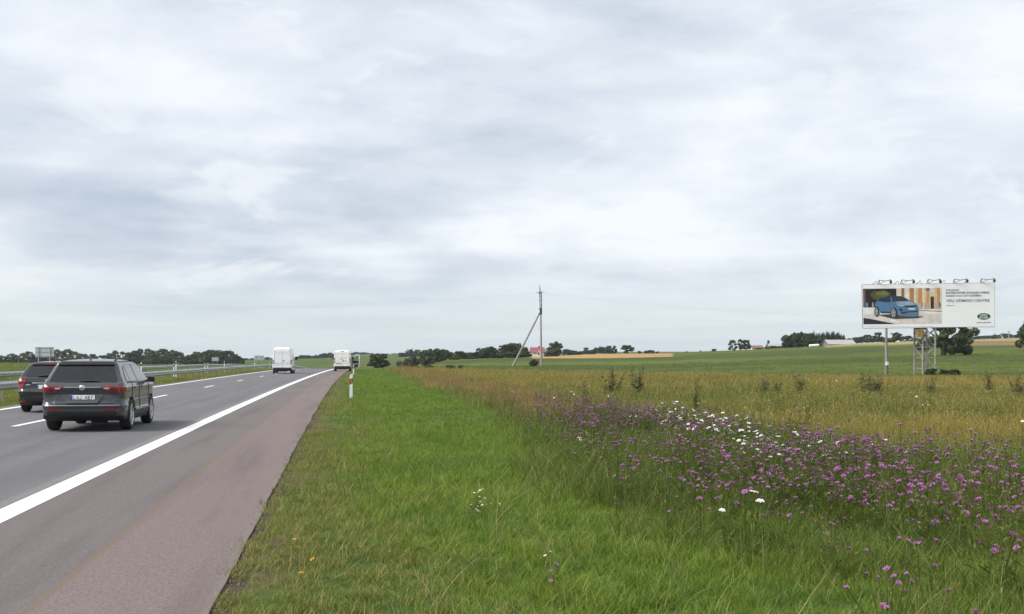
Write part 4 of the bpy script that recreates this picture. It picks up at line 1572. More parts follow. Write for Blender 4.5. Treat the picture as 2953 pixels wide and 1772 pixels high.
    shape('printed_roof', [(420, 334), (560, 322), (720, 330), (752, 342), (560, 342)], 8, (62, 52, 52), **kc)
    shape('printed_side_glass', [(305, 410), (345, 354), (525, 332), (548, 425), (420, 432)], 8, (38, 50, 66), **kc)
    shape('printed_windscreen', [(548, 340), (740, 340), (868, 410), (700, 416), (572, 430)], 9, (52, 56, 72), **kc)
    shape('printed_bonnet', [(600, 432), (700, 420), (868, 416), (985, 480), (800, 492), (662, 466)], 8, (150, 172, 196), **kc)
    shape('printed_headlamp', [(640, 470), (760, 492), (770, 508), (660, 490)], 9, (206, 214, 226), **kc)
    shape('printed_grille', [(780, 498), (975, 488), (984, 512), (800, 522)], 9, (44, 48, 58), **kc)
    shape('printed_vent', [(676, 540), (740, 552), (742, 594), (690, 584)], 9, (40, 50, 64), **kc)
    shape('printed_bumper', [(700, 606), (820, 596), (1008, 582), (1014, 612), (800, 626), (740, 640)], 9, (46, 52, 64), **kc)
    shape('printed_skid', [(770, 640), (840, 616), (1000, 606), (1004, 640), (830, 652)], 10, (112, 128, 146), **kc)
    shape('printed_plate', rect(846, 540, 960, 564), 10, (222, 228, 234), **kc)
    shape('printed_sill', [(345, 590), (530, 604), (532, 624), (360, 620)], 9, (48, 62, 80), **kc)
    shape('printed_mirror', ell(482, 412, 34, 17, 14), 10, (36, 42, 54), **kc)
    for x, y, rx, ry in ((294, 598, 48, 86), (590, 620, 62, 98)):
        shape('printed_tyre', ell(x, y, rx, ry), 9, (30, 30, 36), **kc)
        rim = shape('printed_rim', ell(x - 8, y, rx * .66, ry * .78), 10, (168, 170, 176), **kc)
        for k in range(5):
            a = 2 * math.pi * k / 5 + .3
            shape('printed_spoke_gap', [(x - 8 + rx * .2 * math.cos(a), y + ry * .2 * math.sin(a)), (x - 8 + rx * .60 * math.cos(a - .22), y + ry * .70 * math.sin(a - .22)), (x - 8 + rx * .60 * math.cos(a + .22), y + ry * .70 * math.sin(a + .22))], 11, (52, 54, 60), **kc)
    shape('printed_tyre', ell(955, 664, 62, 32), 6, (32, 30, 36), **kc)
    # lettering
    ux = (B(1000, 400, 0) - B(900, 400, 0)) / 100.0
    ang = math.atan2(ux.z, ux.x)
    mpp = ux.length

    def txt(body_, cx, cy, cap, w, col, bold=0.0, lay=2, shear=0.0, nm='lettering'):
        p = B(cx, cy, lay)
        M = Matrix.Translation(p) @ Matrix.Rotation(-ang, 4, 'Y') @ Matrix.Rotation(math.radians(90), 4, 'X')
        m = mat('ink_%d_%d_%d' % col, srgb(*col), .6, var=.05)
        return text_mesh(nm, body_, cap * mpp / .70, m, board, M, bold=bold, ext=.003, fit=w * mpp, shear=shear)
    ink = (72, 76, 98)
    txt('NAUJASIS', 1500, 246, 34, 228, ink, .002)
    txt('RANGE ROVER EVOQUE HYBRID', 1500, 294, 34, 760, (58, 60, 82), .005)
    txt('DABAR NUO 367 EUR/MĖN.', 1500, 345, 34, 628, ink, .002)
    txt('VISŲ DĖMESIO CENTRE', 1505, 437, 46, 758, (68, 72, 94), .003)
    txt('landrover.lt', 1505, 505, 20, 130, (110, 112, 128), .001)
    ov = shape('logo_oval', ell(2160, 690, 121, 61, 36), 2, (214, 220, 218))
    shape('logo_field', ell(2160, 690, 114, 55, 36), 3, (22, 74, 54))
    txt('LAND-', 2085, 684, 36, 138, (228, 234, 230), .003, lay=4, shear=.25)
    txt('-ROVER', 2070, 728, 36, 160, (228, 234, 230), .003, lay=4, shear=.25)
    txt('ABOVE & BEYOND', 2032, 805, 19, 255, (62, 66, 84), .002)
    for k in range(26):
        shape('fine_print', rect(95 + k * 46, 850, 95 + k * 46 + 22 + (k * 37) % 19, 860), 2, (214, 216, 222))
    # floodlights on arms
    M_ARM = mat('lamp_arm', (.13, .12, .12), .6)
    M_FL = mat('floodlight_housing', (.11, .06, .055), .5, var=.2)
    for x in (2556, 2621, 2697, 2773, 2851):
        y = 820 - (x - 2487) * 5 / 381
        top = W(x - 17, y - 9, -.05)
        rt = W(x - 17, y + 2, .10)
        arm = MB()
        arm.tube([W(x - 21, y + 1, .3), W(x - 19, y - 11, .15), W(x - 8, y - 7, -.5), W(x - 1, y - 8, -1.1)], .035, 6)
        arm.tube([W(x - 18, y - 10, .15), W(x - 20, y + 1, -.0)], .025, 6)
        arm.tube([W(x - 20, y + 1, .0), W(x - 9, y - 7, -.45)], .025, 6)
        am = arm.build('lamp_arm', M_ARM, root)
        c = W(x, y - 3, -1.15)
        MB().box(c, (.16, .22, .26), Matrix.Rotation(.5, 3, 'X'), bev=.03).tube([c + Vector((0, 0, .10)), c + Vector((-.05, .05, .22))], .03, 6).build('floodlight', M_FL, am)
    for x in (2536, 2598, 2664, 2733, 2803):
        y = 820 - (x - 2487) * 5 / 381
        MB().tube([W(x - 12, y, .9), W(x - 1, y - 9, .6), W(x, y + 1, .55)], .028, 6).build('lamp_bracket', M_ARM, root)
    # lattice tower: four legs and crossed bracing
    leg = [W(2658, 1087, .25), W(2697, 1084, .95), W(2681, 1078, 2.2), W(2652, 1080, 1.7)]
    xs = [(2663, .15), (2699, .15), (2689, 1.35), (2653, 1.35)]
    Ht = W(0, 946).z
    feet = []
    for x, d in xs:
        q = W(x, 1087, d)
        feet.append(Vector((q.x, d, 0)))
    for q in feet:
        MB().tube([q + Vector((0, 0, -.3)), q + Vector((0, 0, Ht))], .085, 8).build('tower_leg', M_LAT, root, 40)
    lv = [0.55, 1.45, 2.35, 3.25, Ht - .1]
    for i in range(4):
        a, b = feet[i], feet[(i + 1) % 4]
        for k, z in enumerate(lv):
            if k < 4:
                MB().tube([a + Vector((0, 0, z)), b + Vector((0, 0, z))], .035, 6).build('tower_brace', M_LAT, root)
            if k < 4:
                z2 = lv[k + 1]
                if (k + i) % 2:
                    MB().tube([a + Vector((0, 0, z)), b + Vector((0, 0, z2))], .032, 6).build('tower_brace', M_LAT, root)
                else:
                    MB().tube([b + Vector((0, 0, z)), a + Vector((0, 0, z2))], .032, 6).build('tower_brace', M_LAT, root)
                if k == 2:
                    MB().tube([b + Vector((0, 0, z)), a + Vector((0, 0, z2))], .032, 6).build('tower_brace', M_LAT, root)
    # rusty yellow cabinet at the tower head
    cb = W(2653, 962, .02)
    MB().box(cb + Vector((0, .1, 0)), (.50, .42, .70), bev=.02).build('cabinet', mat('rusty_yellow_steel', (.30, .24, .05), .6, var=.2, scale=4, dirt=(.22, .09, .05), dirt_scale=4, dirt_lo=.45, dirt_hi=.62), root)
    # back frame of the board
    for x in (2520, 2600, 2680, 2760, 2840):
        MB().box(W(x, 884, .32), (.10, .18, 3.5)).build('back_stud', M_BACK, root)
    MB().box(W(2678, 935, .5), (9.5, .25, .2)).build('back_girder', M_BACK, root)
    return root


billboard()


# ------------------------------------------------------------------ utility poles
M_CONC = mat('weathered_concrete', (.27, .255, .245), .85, var=.15, scale=3, bump=.2, bscale=15, dirt=(.20, .18, .16), dirt_scale=1.2)
M_IRON = mat('dark_ironwork', (.055, .052, .055), .6, metal=.3, var=.2)


def a_pole():
    Y = 180.0
    b = at(1561, 1057, Y)
    g = tz(b.x, Y)
    b.z = g
    root = empty('utility_pole', b, 0, 'concrete utility pole propped by a leaning strut beside a dark bush', 'utility pole')

    def W(x, y, d=0.0):
        q = at(x, y, Y)
        return Vector((q.x - b.x, d, q.z - g))
    MB().tube([Vector((0, 0, -.4)), W(1559.5, 905)], [.17, .125], 8).build('pole_shaft', M_CONC, root, 40)
    bl = W(1474, 1059)
    MB().tube([bl + Vector((0, .3, -.4)), W(1555.5, 905, .15)], [.165, .125], 8).build('pole_strut', M_CONC, root, 40)
    MB().bar(W(1553, 905.5, .05), W(1562, 903, .05), .12, .16).build('strut_clamp', M_IRON, root)
    # ladder-like steel mast on top
    for x0, x1 in ((1558, 1556.5), (1562, 1561.5)):
        MB().tube([W(x0, 908), W(x1, 842)], .075, 6).build('mast_rail', M_IRON, root)
    for y in (855, 867, 880, 890):
        MB().tube([W(1556.5, y), W(1562, y)], .05, 6).build('mast_rung', M_IRON, root)
    MB().bar(W(1558.5, 908), W(1559.5, 888), .26, .2).build('switch_box', M_IRON, root)
    MB().bar(W(1553, 892), W(1560, 891), .12, .1).build('switch_arm', M_IRON, root)
    MB().tube([W(1557.5, 850), W(1557, 832), W(1556.3, 824)], [.10, .07, .04], 6).build('mast_tip', M_IRON, root)
    MB().bar(W(1546, 845, -.4), W(1571, 842, .5), .05, .05).build('cross_arm', M_IRON, root)
    for x, y in ((1555, 846), (1557.5, 838), (1561.5, 843)):
        c = W(x, y)
        MB().lathe([(.02, -.14), (.08, -.10), (.05, -.03), (.09, .03), (.03, .13)], 8, lambda p_, q_, h, c=c: (c.x + p_, c.y + q_, c.z + h)).build('insulator', mat('brown_porcelain', (.09, .05, .045), .3), root, 40)
    # wires sag away on both sides
    for z, zx in ((0, 0), (-3, 3)):
        a = W(1556 + zx, 846 + z)
        for e, sag in ((at(-150, 858 + z, 205), 2.2), (at(3200, 893 + z, 200), 2.4)):
            e = Vector((e.x - b.x, e.y - b.y, e.z - g))
            pts = []
            for k in range(25):
                t = k / 24
                q = a.lerp(e, t)
                q.z -= sag * 4 * t * (1 - t)
                pts.append(q)
            MB().tube(pts, .004, 4).build('wire', mat('wire_grey', (.25, .26, .28), .6), root)


a_pole()


def small_pole(x, y0, y1, Y, r, label, group=None, box=False, name='utility_pole'):
    b = at(x, y1, Y)
    g = tz(b.x, Y) - .2
    root = empty(name, (b.x, Y, g), 0, label, 'pole', group)
    h = at(x, y0, Y).z - g
    MB().tube([(0, 0, 0), (0, 0, h)], [r * 1.15, r * .8], 8).build('pole_shaft', M_CONC, root, 40)
    if box:
        MB().tube([(0, 0, 0), (0, 0, 1.0)], [r * 1.5, r * 1.4], 8).build('pole_footing', mat('dark_footing', (.16, .15, .14), .8), root, 40)
        MB().box((0, -r - .06, 1.15), (.22, .14, .30), bev=.01).build('meter_box', M_PWHITE, root)
    else:
        MB().bar((-.7, 0, h - .5), (.7, 0, h - .5), .12, .12).build('cross_arm', M_IRON, root)


small_pole(2556, 930, 1081, 99.5, .12, 'slim grey pole with a white meter box under the billboard', box=True, name='service_pole')
small_pole(2744, 961, 985, 470, .2, 'far wooden pole on the yellow field before the woods', 'far poles on the hill field')
small_pole(2909, 954, 986, 470, .2, 'far wooden pole on the yellow field before the woods', 'far poles on the hill field')


# ------------------------------------------------------------------ farm buildings
M_WALLW = mat('white_render', (.62, .60, .57), .85, var=.06, scale=1.0)
M_RROOF = mat('red_metal_roof', (.24, .055, .065), .5, var=.12, scale=.8)
M_GROOF = mat('grey_slate_roof', (.36, .35, .36), .7, var=.12, scale=.8, dirt=(.26, .22, .21), dirt_scale=.6)
M_WIN = mat('window_pane', (.03, .035, .04), .15, var=.2)


def gable(mbw, mbr, x0, x1, y0, y1, z0, ze, zr, over=.35, axis='x'):
    """walls with gables and a pitched roof; ridge along axis"""
    if axis == 'x':
        ym = (y0 + y1) / 2
        vs = [(x0, y0, z0), (x1, y0, z0), (x1, y1, z0), (x0, y1, z0), (x0, y0, ze), (x1, y0, ze), (x1, y1, ze), (x0, y1, ze), (x0, ym, zr), (x1, ym, zr)]
        mbw.add(vs, [(0, 1, 5, 4), (2, 3, 7, 6), (1, 2, 6, 9, 5), (3, 0, 4, 8, 7)])
        for s, yy in ((-1, y0), (1, y1)):
            k = (zr - ze) / abs(ym - yy)
            a = [(x0 - over, yy + s * over, ze - over * k + .06), (x1 + over, yy + s * over, ze - over * k + .06), (x1 + over, ym, zr + .06), (x0 - over, ym, zr + .06)]
            b = [(p[0], p[1], p[2] + .14) for p in a]
            mbr.add(a + b, [(0, 1, 2, 3), (7, 6, 5, 4), (0, 4, 5, 1), (1, 5, 6, 2), (2, 6, 7, 3), (3, 7, 4, 0)])
    else:
        xm = (x0 + x1) / 2
        vs = [(x0, y0, z0), (x1, y0, z0), (x1, y1, z0), (x0, y1, z0), (x0, y0, ze), (x1, y0, ze), (x1, y1, ze), (x0, y1, ze), (xm, y0, zr), (xm, y1, zr)]
        mbw.add(vs, [(0, 1, 5, 8, 4), (2, 3, 7, 9, 6), (1, 2, 6, 5), (3, 0, 4, 7)])
        for s, xx in ((-1, x0), (1, x1)):
            k = (zr - ze) / abs(xm - xx)
            a = [(xx + s * over, y0 - over, ze - over * k + .06), (xx + s * over, y1 + over, ze - over * k + .06), (xm, y1 + over, zr + .06), (xm, y0 - over, zr + .06)]
            b = [(p[0], p[1], p[2] + .14) for p in a]
            mbr.add(a + b, [(0, 1, 2, 3), (7, 6, 5, 4), (0, 4, 5, 1), (1, 5, 6, 2), (2, 6, 7, 3), (3, 7, 4, 0)])


def farmhouse():
    Y = 420.0
    b = at(1558, 1029, Y)
    g = tz(b.x, Y)
    root = empty('farmhouse', (b.x, Y, g), 0, 'white farmhouse with steep red roof behind the utility pole', 'house')
    s = Y / F

    def mx(x): return (x - 1558) * s
    def mz(y): return b.z - g + (1029 - y) * s - 0
    z0 = -.5
    w, r = MB(), MB()
    gable(w, r, mx(1531), mx(1569), 1.0, 8.5, z0, mz(1016.5), mz(1003.5), .3)
    wall = w.build('wall', M_WALLW, root)
    rf = r.build('roof', M_RROOF, root)
    w, r = MB(), MB()
    gable(w, r, mx(1549.5), mx(1558.5), -.6, 3.0, z0, mz(1019), mz(1012.5), .12, 'y')
    po = w.build('porch', M_WALLW, root)
    r.build('porch_roof', M_WALLW, po)
    w, r = MB(), MB()
    gable(w, r, mx(1566), mx(1587), 2.0, 9.0, z0, mz(1017), mz(1008), .3)
    an = w.build('annexe', M_WALLW, root)
    r.build('annexe_roof', M_GROOF, an)
    for x in (1541, 1545.5):
        MB().box((mx(x), .98, mz(1020)), (.25, .08, .5)).build('window', M_WIN, root)
    for x, yy in ((1553, -.63), (1569.5, 1.97), (1575.5, 1.97), (1584, 1.97)):
        MB().box((mx(x), yy, mz(1020.5)), (.55, .08, .75)).build('window', M_WIN, root)
    MB().box((mx(1555), 4.75, mz(1003)), (.6, .6, 1.2)).build('chimney', mat('brick_chimney', (.16, .07, .06), .8), rf)


farmhouse()


def far_building(name, label, x0, x1, ye, yr, yb, Y, roof_m, wall_m, depth=8, axis='x', hip=False):
    xc = (x0 + x1) / 2
    b = at(xc, yb, Y)
    g = tz(b.x, Y) - .3
    root = empty(name, (b.x, Y, g), 0, label, 'building')
    s = Y / F
    w, r = MB(), MB()
    gable(w, r, (x0 - xc) * s, (x1 - xc) * s, 0, depth, 0, at(0, ye, Y).z - g, at(0, yr, Y).z - g, .25, axis)
    w.build('wall', wall_m, root)
    r.build('roof', roof_m, root)
    return root


M_PLANK = mat('weathered_planks', (.20, .17, .15), .9, var=.2, scale=1.5)
far_building('barn', 'long low barn with broad grey slate roof before the spruce wood', 2391, 2468, 994, 981.5, 998, 372, M_GROOF, M_PLANK, 9)
far_building('cottage', 'low red roofed cottage between the round trees and bushes', 2170, 2202, 1005, 998, 1012, 400, mat('dull_red_roof', (.19, .10, .085), .7, var=.12), M_WALLW, 7)
far_building('shed', 'grey roofed shed half hidden by bushes beside the spruce wood', 2221, 2260, 1001, 994, 1008, 402, M_GROOF, M_PLANK, 7)


# wrapped hay bales on the hill
M_WRAP = mat('white_bale_wrap', (.82, .82, .80), .4, var=.04)
for x, Y in ((2338, 366), (2345, 366.6), (2352, 366.2), (2357, 367)):
    X = (x - CX) / F * Y
    g = tz(X, Y)
    mb = MB().lathe([(.02, -.5), (.38, -.5), (.44, -.44), (.44, .44), (.38, .5), (.02, .5)], 14, lambda a, b, h: (h, a, b))
    o = mb.build('hay_bale', M_WRAP, None, 40)
    o.location = (X, Y, g + .40)
    tag(o, 'white wrapped hay bale lying in front of the spruce wood', 'hay bale', 'wrapped hay bales on the hill')
# ------------------------------------------------------------------ trees
def leaf_cloud(rng, centres, radii, per, size, squash=.8, droop=0.0, shell=.55):
    """leaf-cluster quads spread through clumps"""
    Vs, n = [], 0
    tint = []
    for c, r in zip(centres, radii):
        k = max(6, int(per * r * r))
        d = rng.normal(size=(k, 3))
        d /= np.linalg.norm(d, axis=1)[:, None]
        rr = r * (shell + (1 - shell) * rng.random(k) ** .5)
        p = np.asarray(c) + d * rr[:, None] * np.array([1, 1, squash])
        nrm = d + rng.normal(size=(k, 3)) * .7
        nrm[:, 2] += .35
        nrm /= np.linalg.norm(nrm, axis=1)[:, None]
        t = np.cross(nrm, rng.normal(size=(k, 3)))
        t /= np.linalg.norm(t, axis=1)[:, None] + 1e-9
        b = np.cross(nrm, t)
        s = size * rng.uniform(.55, 1.25, k)[:, None]
        s2 = s * rng.uniform(.5, .9, k)[:, None]
        quad = np.stack([p - t * s, p + b * s2 * .8 - t * s * .1, p + t * s, p - b * s2], 1)
        Vs.append(quad.reshape(-1, 3))
        tint.append(np.repeat(np.clip(rng.normal(.5, .22, k) + rng.normal(0, .18), 0, 1), 4))
    V = np.concatenate(Vs)
    Q = np.arange(len(V)).reshape(-1, 4)
    return V, Q, np.concatenate(tint)


M_BARK = mat('bark', (.065, .055, .045), .9, var=.3, scale=3, bump=.5, bscale=12)
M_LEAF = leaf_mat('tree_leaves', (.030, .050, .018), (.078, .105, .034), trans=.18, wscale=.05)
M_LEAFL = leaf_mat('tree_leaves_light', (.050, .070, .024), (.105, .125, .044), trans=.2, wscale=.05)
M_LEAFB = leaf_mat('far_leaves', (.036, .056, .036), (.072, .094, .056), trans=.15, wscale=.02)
M_NEED = leaf_mat('spruce_needles', (.020, .036, .018), (.048, .068, .032), trans=.1, wscale=.05)
M_OAK = leaf_mat('oak_leaves', (.030, .052, .020), (.085, .115, .034), trans=.2, wscale=.3)


def tree_proto(seed, kind='round', leaf=.06, dens=520, limbs=6):
    """unit tree: height 1, base at 0; returns trunk mesh, crown mesh, crown half-width"""
    rng = np.random.default_rng(seed)
    cen, rad = [], []
    tb = MB()
    if kind == 'round':
        nc = 40
        for i in range(nc):
            h = rng.uniform(.13, .91)
            w = .37 * math.sqrt(max(0, 1 - ((h - .50) / .52) ** 2)) + .02
            a = rng.uniform(0, 2 * math.pi)
            q = rng.random() ** .5
            cen.append((math.cos(a) * w * q, math.sin(a) * w * q, h))
            rad.append(rng.uniform(.09, .15))
    elif kind == 'tall':
        for i in range(36):
            h = rng.uniform(.10, .93)
            w = .20 * math.sin(math.pi * (h * .86 + .12)) + .02
            a = rng.uniform(0, 2 * math.pi)
            cen.append((math.cos(a) * w, math.sin(a) * w, h))
            rad.append(rng.uniform(.06, .105))
    elif kind == 'wide':
        for i in range(46):
            h = rng.uniform(.13, .88)
            w = .52 * math.sqrt(max(0, 1 - ((h - .42) / .52) ** 2)) + .02
            a = rng.uniform(0, 2 * math.pi)
            q = rng.random() ** .5
            cen.append((math.cos(a) * w * q, math.sin(a) * w * q, h))
            rad.append(rng.uniform(.10, .165))
    elif kind == 'bush':
        for i in range(30):
            h = rng.uniform(.06, .80)
            w = .55 * math.sqrt(max(0, 1 - (h - .1) ** 2 * 1.1)) * .8
            a = rng.uniform(0, 2 * math.pi)
            q = rng.random() ** .5
            cen.append((math.cos(a) * w * q, math.sin(a) * w * q, h))
            rad.append(rng.uniform(.13, .20))
    if kind == 'spruce':
        Vs, tint = [], []
        for i in range(34):
            h = .06 + .93 * (i / 33.0)
            w = .19 * (1 - h) ** .9 + .008
            m = int(7 + 10 * (1 - h))
            for k in range(m):
                a = 2 * math.pi * k / m + rng.uniform(-.3, .3)
                L = w * rng.uniform(.7, 1.15)
                d = np.array([math.cos(a), math.sin(a), 0])
                t = np.array([-math.sin(a), math.cos(a), 0])
                p0 = np.array([0, 0, h + .015])
                for f0, f1, wd in ((.1, .65, .026), (.5, 1.0, .018)):
                    a0 = p0 + d * L * f0 + np.array([0, 0, -.10 * L * f0])
                    a1 = p0 + d * L * f1 + np.array([0, 0, -.45 * L * f1])
                    q = np.stack([a0 - t * wd, a1 - t * wd * .5, a1 + t * wd * .5 , a0 + t * wd])
                    q[:, 2] += rng.uniform(-.008, .008, 4)
                    Vs.append(q)
                    tint.append(np.full(4, rng.random()))
        V = np.concatenate(Vs)
        Q = np.arange(len(V)).reshape(-1, 4)
        crown = quick_mesh('crown', V, [Q], tint=np.concatenate(tint))
        tb.tube([(0, 0, -.03), (0, 0, .5), (0, 0, .97)], [.016, .010, .002], 7)
    else:
        V, Q, tn = leaf_cloud(rng, cen, rad, dens * 16, leaf, shell=.35)
        crown = quick_mesh('crown', V, [Q], tint=tn)
        base = .018 if kind == 'tall' else .028
        top = .75
        j = lambda: float(rng.uniform(-.012, .012))
        if kind != 'bush':
            tb.tube([(0, 0, -.03), (0, 0, .02), (j(), j(), .22), (j() * 2, j() * 2, .45), (j() * 3, j() * 3, top)], [base * 1.5, base * 1.1, base * .85, base * .55, base * .12], 8)
        for i in range(limbs):
            c = cen[int(rng.integers(len(cen)))]
            z0 = (.02 if kind == 'bush' else rng.uniform(.18, .45))
            m = (c[0] * .45, c[1] * .45, z0 + (c[2] - z0) * .6)
            tb.tube([(0, 0, z0), m, c], [base * .5, base * .33, base * .1], 6)
    trunk = tb.mesh('trunk', None, 60)
    xs = np.array([v.co.x for v in crown.vertices])
    zs = np.array([v.co.z for v in crown.vertices])
    return trunk, crown, float(np.percentile(np.abs(xs), 99)), float(zs.max())


PROTO = {}
for i in range(4):
    PROTO['round%d' % i] = tree_proto(100 + i, 'round', .040, 400)
for i in range(3):
    PROTO['wide%d' % i] = tree_proto(120 + i, 'wide', .042, 340)
for i in range(3):
    PROTO['tall%d' % i] = tree_proto(140 + i, 'tall', .026, 900)
for i in range(3):
    PROTO['bush%d' % i] = tree_proto(160 + i, 'bush', .055, 260)
for i in range(3):
    PROTO['spruce%d' % i] = tree_proto(180 + i, 'spruce')
_mcache = {}


def tree(kind, x, ytop, width, Y, label, group=None, lm=None, name=None, cat='tree', ybase=None, fat=1.0):
    """tree that stands on the ground at distance Y; pixel column, top row and width give its size"""
    X = (x - CX) / F * Y
    g = tz(X, Y)
    h = max(.6, at(x, ytop, Y).z - g)
    tr, cr, hw, zt = PROTO[kind]
    lm = lm or M_LEAF
    key = (kind, lm.name)
    if key not in _mcache:
        t2, c2 = tr.copy(), cr.copy()
        t2.materials.clear(); c2.materials.clear()
        t2.materials.append(M_BARK); c2.materials.append(lm)
        t2.name, c2.name = 'trunk', 'crown'
        _mcache[key] = (t2, c2)
    t2, c2 = _mcache[key]
    nm = name or ('spruce_tree' if kind.startswith('spruce') else 'bush' if kind.startswith('bush') else 'broadleaf_tree')
    root = empty(nm, (X, Y, g - .05), random.uniform(0, 6.28), label, 'bush' if nm == 'bush' and cat == 'tree' else cat, group)
    sz = h / zt
    sx = max(.35 * sz, min(3.0 * sz, width / 2 / F * Y / hw)) * fat
    root.scale = (sx, sx, sz)
    link('trunk', t2, root)
    link('crown', c2, root)
    return root


rt = random.Random(5)


def pick(*ks):
    return rt.choice(ks)


R4 = ('round0', 'round1', 'round2', 'round3')
W3 = ('wide0', 'wide1', 'wide2')
T3 = ('tall0', 'tall1', 'tall2')
B3 = ('bush0', 'bush1', 'bush2')
# wood beyond the opposite carriageway
for x, yt, w, k in ((-95, 1022, 70, R4), (-55, 1016, 60, R4), (-18, 1024, 60, R4), (12, 1027, 46, R4), (34, 1019, 34, T3), (52, 1021, 46, R4), (66, 1017, 30, T3), (84, 1013, 36, T3), (104, 1022, 50, R4),
                    (128, 1018, 44, R4), (150, 1012, 40, T3), (163, 1007, 34, T3), (178, 1011, 36, T3), (195, 1006, 34, T3), (212, 1013, 40, T3)):
    tree(pick(*k), x, yt, w, 560 + rt.uniform(-25, 40), 'pointed light green tree in the wood behind the large road sign' if k is T3 else 'rounded dark tree in the wood behind the large road sign', 'wood behind the large road sign', M_LEAFL if k is T3 else M_LEAF)
for x, yt, w, k in ((232, 1019, 46, W3), (258, 1020, 44, W3), (275, 1028, 30, R4), (303, 1024, 44, R4), (322, 1018, 36, R4), (332, 1010, 26, T3), (354, 1013, 30, T3), (374, 1015, 36, R4), (392, 1010, 46, W3), (404, 1005, 28, T3), (426, 1005, 34, T3), (444, 1010, 44, R4),
                    (470, 1005, 56, W3), (500, 1008, 46, R4), (518, 1014, 40, W3), (536, 1027, 40, R4), (410, 1022, 60, B3), (480, 1026, 60, B3), (440, 1026, 60, B3)):
    tree(pick(*k), x, yt, w, 540 + rt.uniform(-30, 30), 'tree in the dark wood above the guardrail behind the grey SUV', 'dark wood above the guardrail', M_LEAFL if k is T3 else M_LEAF)
for x, yt, w, k in ((552, 1019, 40, R4), (574, 1013, 50, W3), (598, 1009, 46, R4), (612, 1008, 40, R4), (634, 1009, 46, W3), (662, 1010, 46, W3), (680, 1018, 30, R4), (694, 1030, 26, B3), (590, 1028, 60, B3), (640, 1028, 60, B3), (560, 1032, 50, B3)):
    tree(pick(*k), x, yt, w, 520 + rt.uniform(-25, 25), 'tree in the round dark copse beside the small road sign', 'copse beside the small road sign', M_LEAFL if x in (612,) else M_LEAF)
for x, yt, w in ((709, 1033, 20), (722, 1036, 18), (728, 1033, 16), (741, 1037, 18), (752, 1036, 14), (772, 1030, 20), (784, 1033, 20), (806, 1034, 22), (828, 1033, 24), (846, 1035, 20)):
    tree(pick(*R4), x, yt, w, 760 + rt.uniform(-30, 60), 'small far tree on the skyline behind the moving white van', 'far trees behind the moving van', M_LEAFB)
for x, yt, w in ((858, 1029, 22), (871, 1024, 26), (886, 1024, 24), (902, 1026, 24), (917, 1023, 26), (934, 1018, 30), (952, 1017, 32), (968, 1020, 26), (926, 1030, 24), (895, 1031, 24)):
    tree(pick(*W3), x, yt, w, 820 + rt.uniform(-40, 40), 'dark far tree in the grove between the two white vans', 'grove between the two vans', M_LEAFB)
# far ridge woods
for i in range(26):
    x = 975 + i * 8.6 + rt.uniform(-3, 3)
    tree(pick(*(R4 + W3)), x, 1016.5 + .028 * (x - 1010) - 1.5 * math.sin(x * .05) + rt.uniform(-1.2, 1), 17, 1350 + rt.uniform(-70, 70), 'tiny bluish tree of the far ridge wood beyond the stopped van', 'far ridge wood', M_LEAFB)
# bush where the verge drops out of sight
tree('wide0', 1092, 1018, 60, 196, 'single dark bush at the verge crest before the brown field', lm=M_OAK, name='bush')
# tree belt left of the leaning strut
for x, yt, w, k in ((1160, 1017, 30, R4), (1180, 1006, 26, R4), (1204, 1008, 36, W3), (1224, 1009, 26, R4)):
    tree(pick(*k), x, yt, w, 620 + rt.uniform(-20, 20), 'tree of the pale row behind the tree belt', 'pale row behind the tree belt', M_LEAFB)
for x, yt, w, k in ((1156, 1040, 30, B3), (1176, 1030, 34, B3), (1193, 1025, 36, B3), (1222, 1010, 34, R4), (1243, 1005, 36, R4), (1262, 1004, 34, R4), (1283, 1006, 40, W3), (1302, 1019, 36, R4), (1324, 1012, 34, R4), (1340, 1016, 30, R4), (1236, 1026, 44, B3), (1270, 1026, 46, B3), (1352, 1024, 34, B3), (1312, 1028, 40, B3)):
    tree(pick(*k), x, yt, w, 330 + rt.uniform(-14, 14), 'dark tree in the long belt beyond the meadow crest', 'tree belt beyond the meadow crest')
for x, yt, w, k in ((1364, 1016, 36, R4), (1388, 1003, 42, W3), (1412, 998, 44, W3), (1436, 1003, 40, W3), (1452, 992, 44, R4), (1474, 988, 48, W3), (1492, 989, 44, W3), (1508, 1000, 36, R4), (1520, 1013, 28, R4), (1380, 1022, 50, B3), (1425, 1020, 56, B3), (1470, 1016, 56, B3), (1508, 1020, 44, B3)):
    tree(pick(*k), x, yt, w, 352 + rt.uniform(-12, 12), 'dark leafy tree in the grove left of the farmhouse', 'grove left of the farmhouse')
tree('round2', 1601, 984, 42, 400, 'tall dark double crowned tree right beside the farmhouse')
tree('bush1', 1598, 1000, 46, 398, 'low leafy bush under the tall tree beside the farmhouse')
tree('bush2', 1575, 1023, 14, 395, 'small dark shrub in the farmhouse garden')
for x, yt, w, k in ((1636, 1006, 26, B3), (1652, 1010, 26, B3), (1672, 1012, 26, B3), (1690, 1002, 20, R4), (1706, 1008, 24, B3), (1718, 1002, 26, W3), (1736, 999, 28, W3), (1746, 1003, 22, R4)):
    tree(pick(*k), x, yt, w, 520 + rt.uniform(-8, 8), 'hedgerow tree above the wheat field beside the farmhouse', 'hedgerow above the wheat field', M_LEAFB)
tree('wide1', 1763, 996.5, 36, 510, 'round crowned tree standing alone above the wheat field', lm=M_LEAFB)
tree('round0', 1811, 995, 42, 505, 'egg shaped dark tree standing alone at the end of the wheat field', lm=M_LEAF)
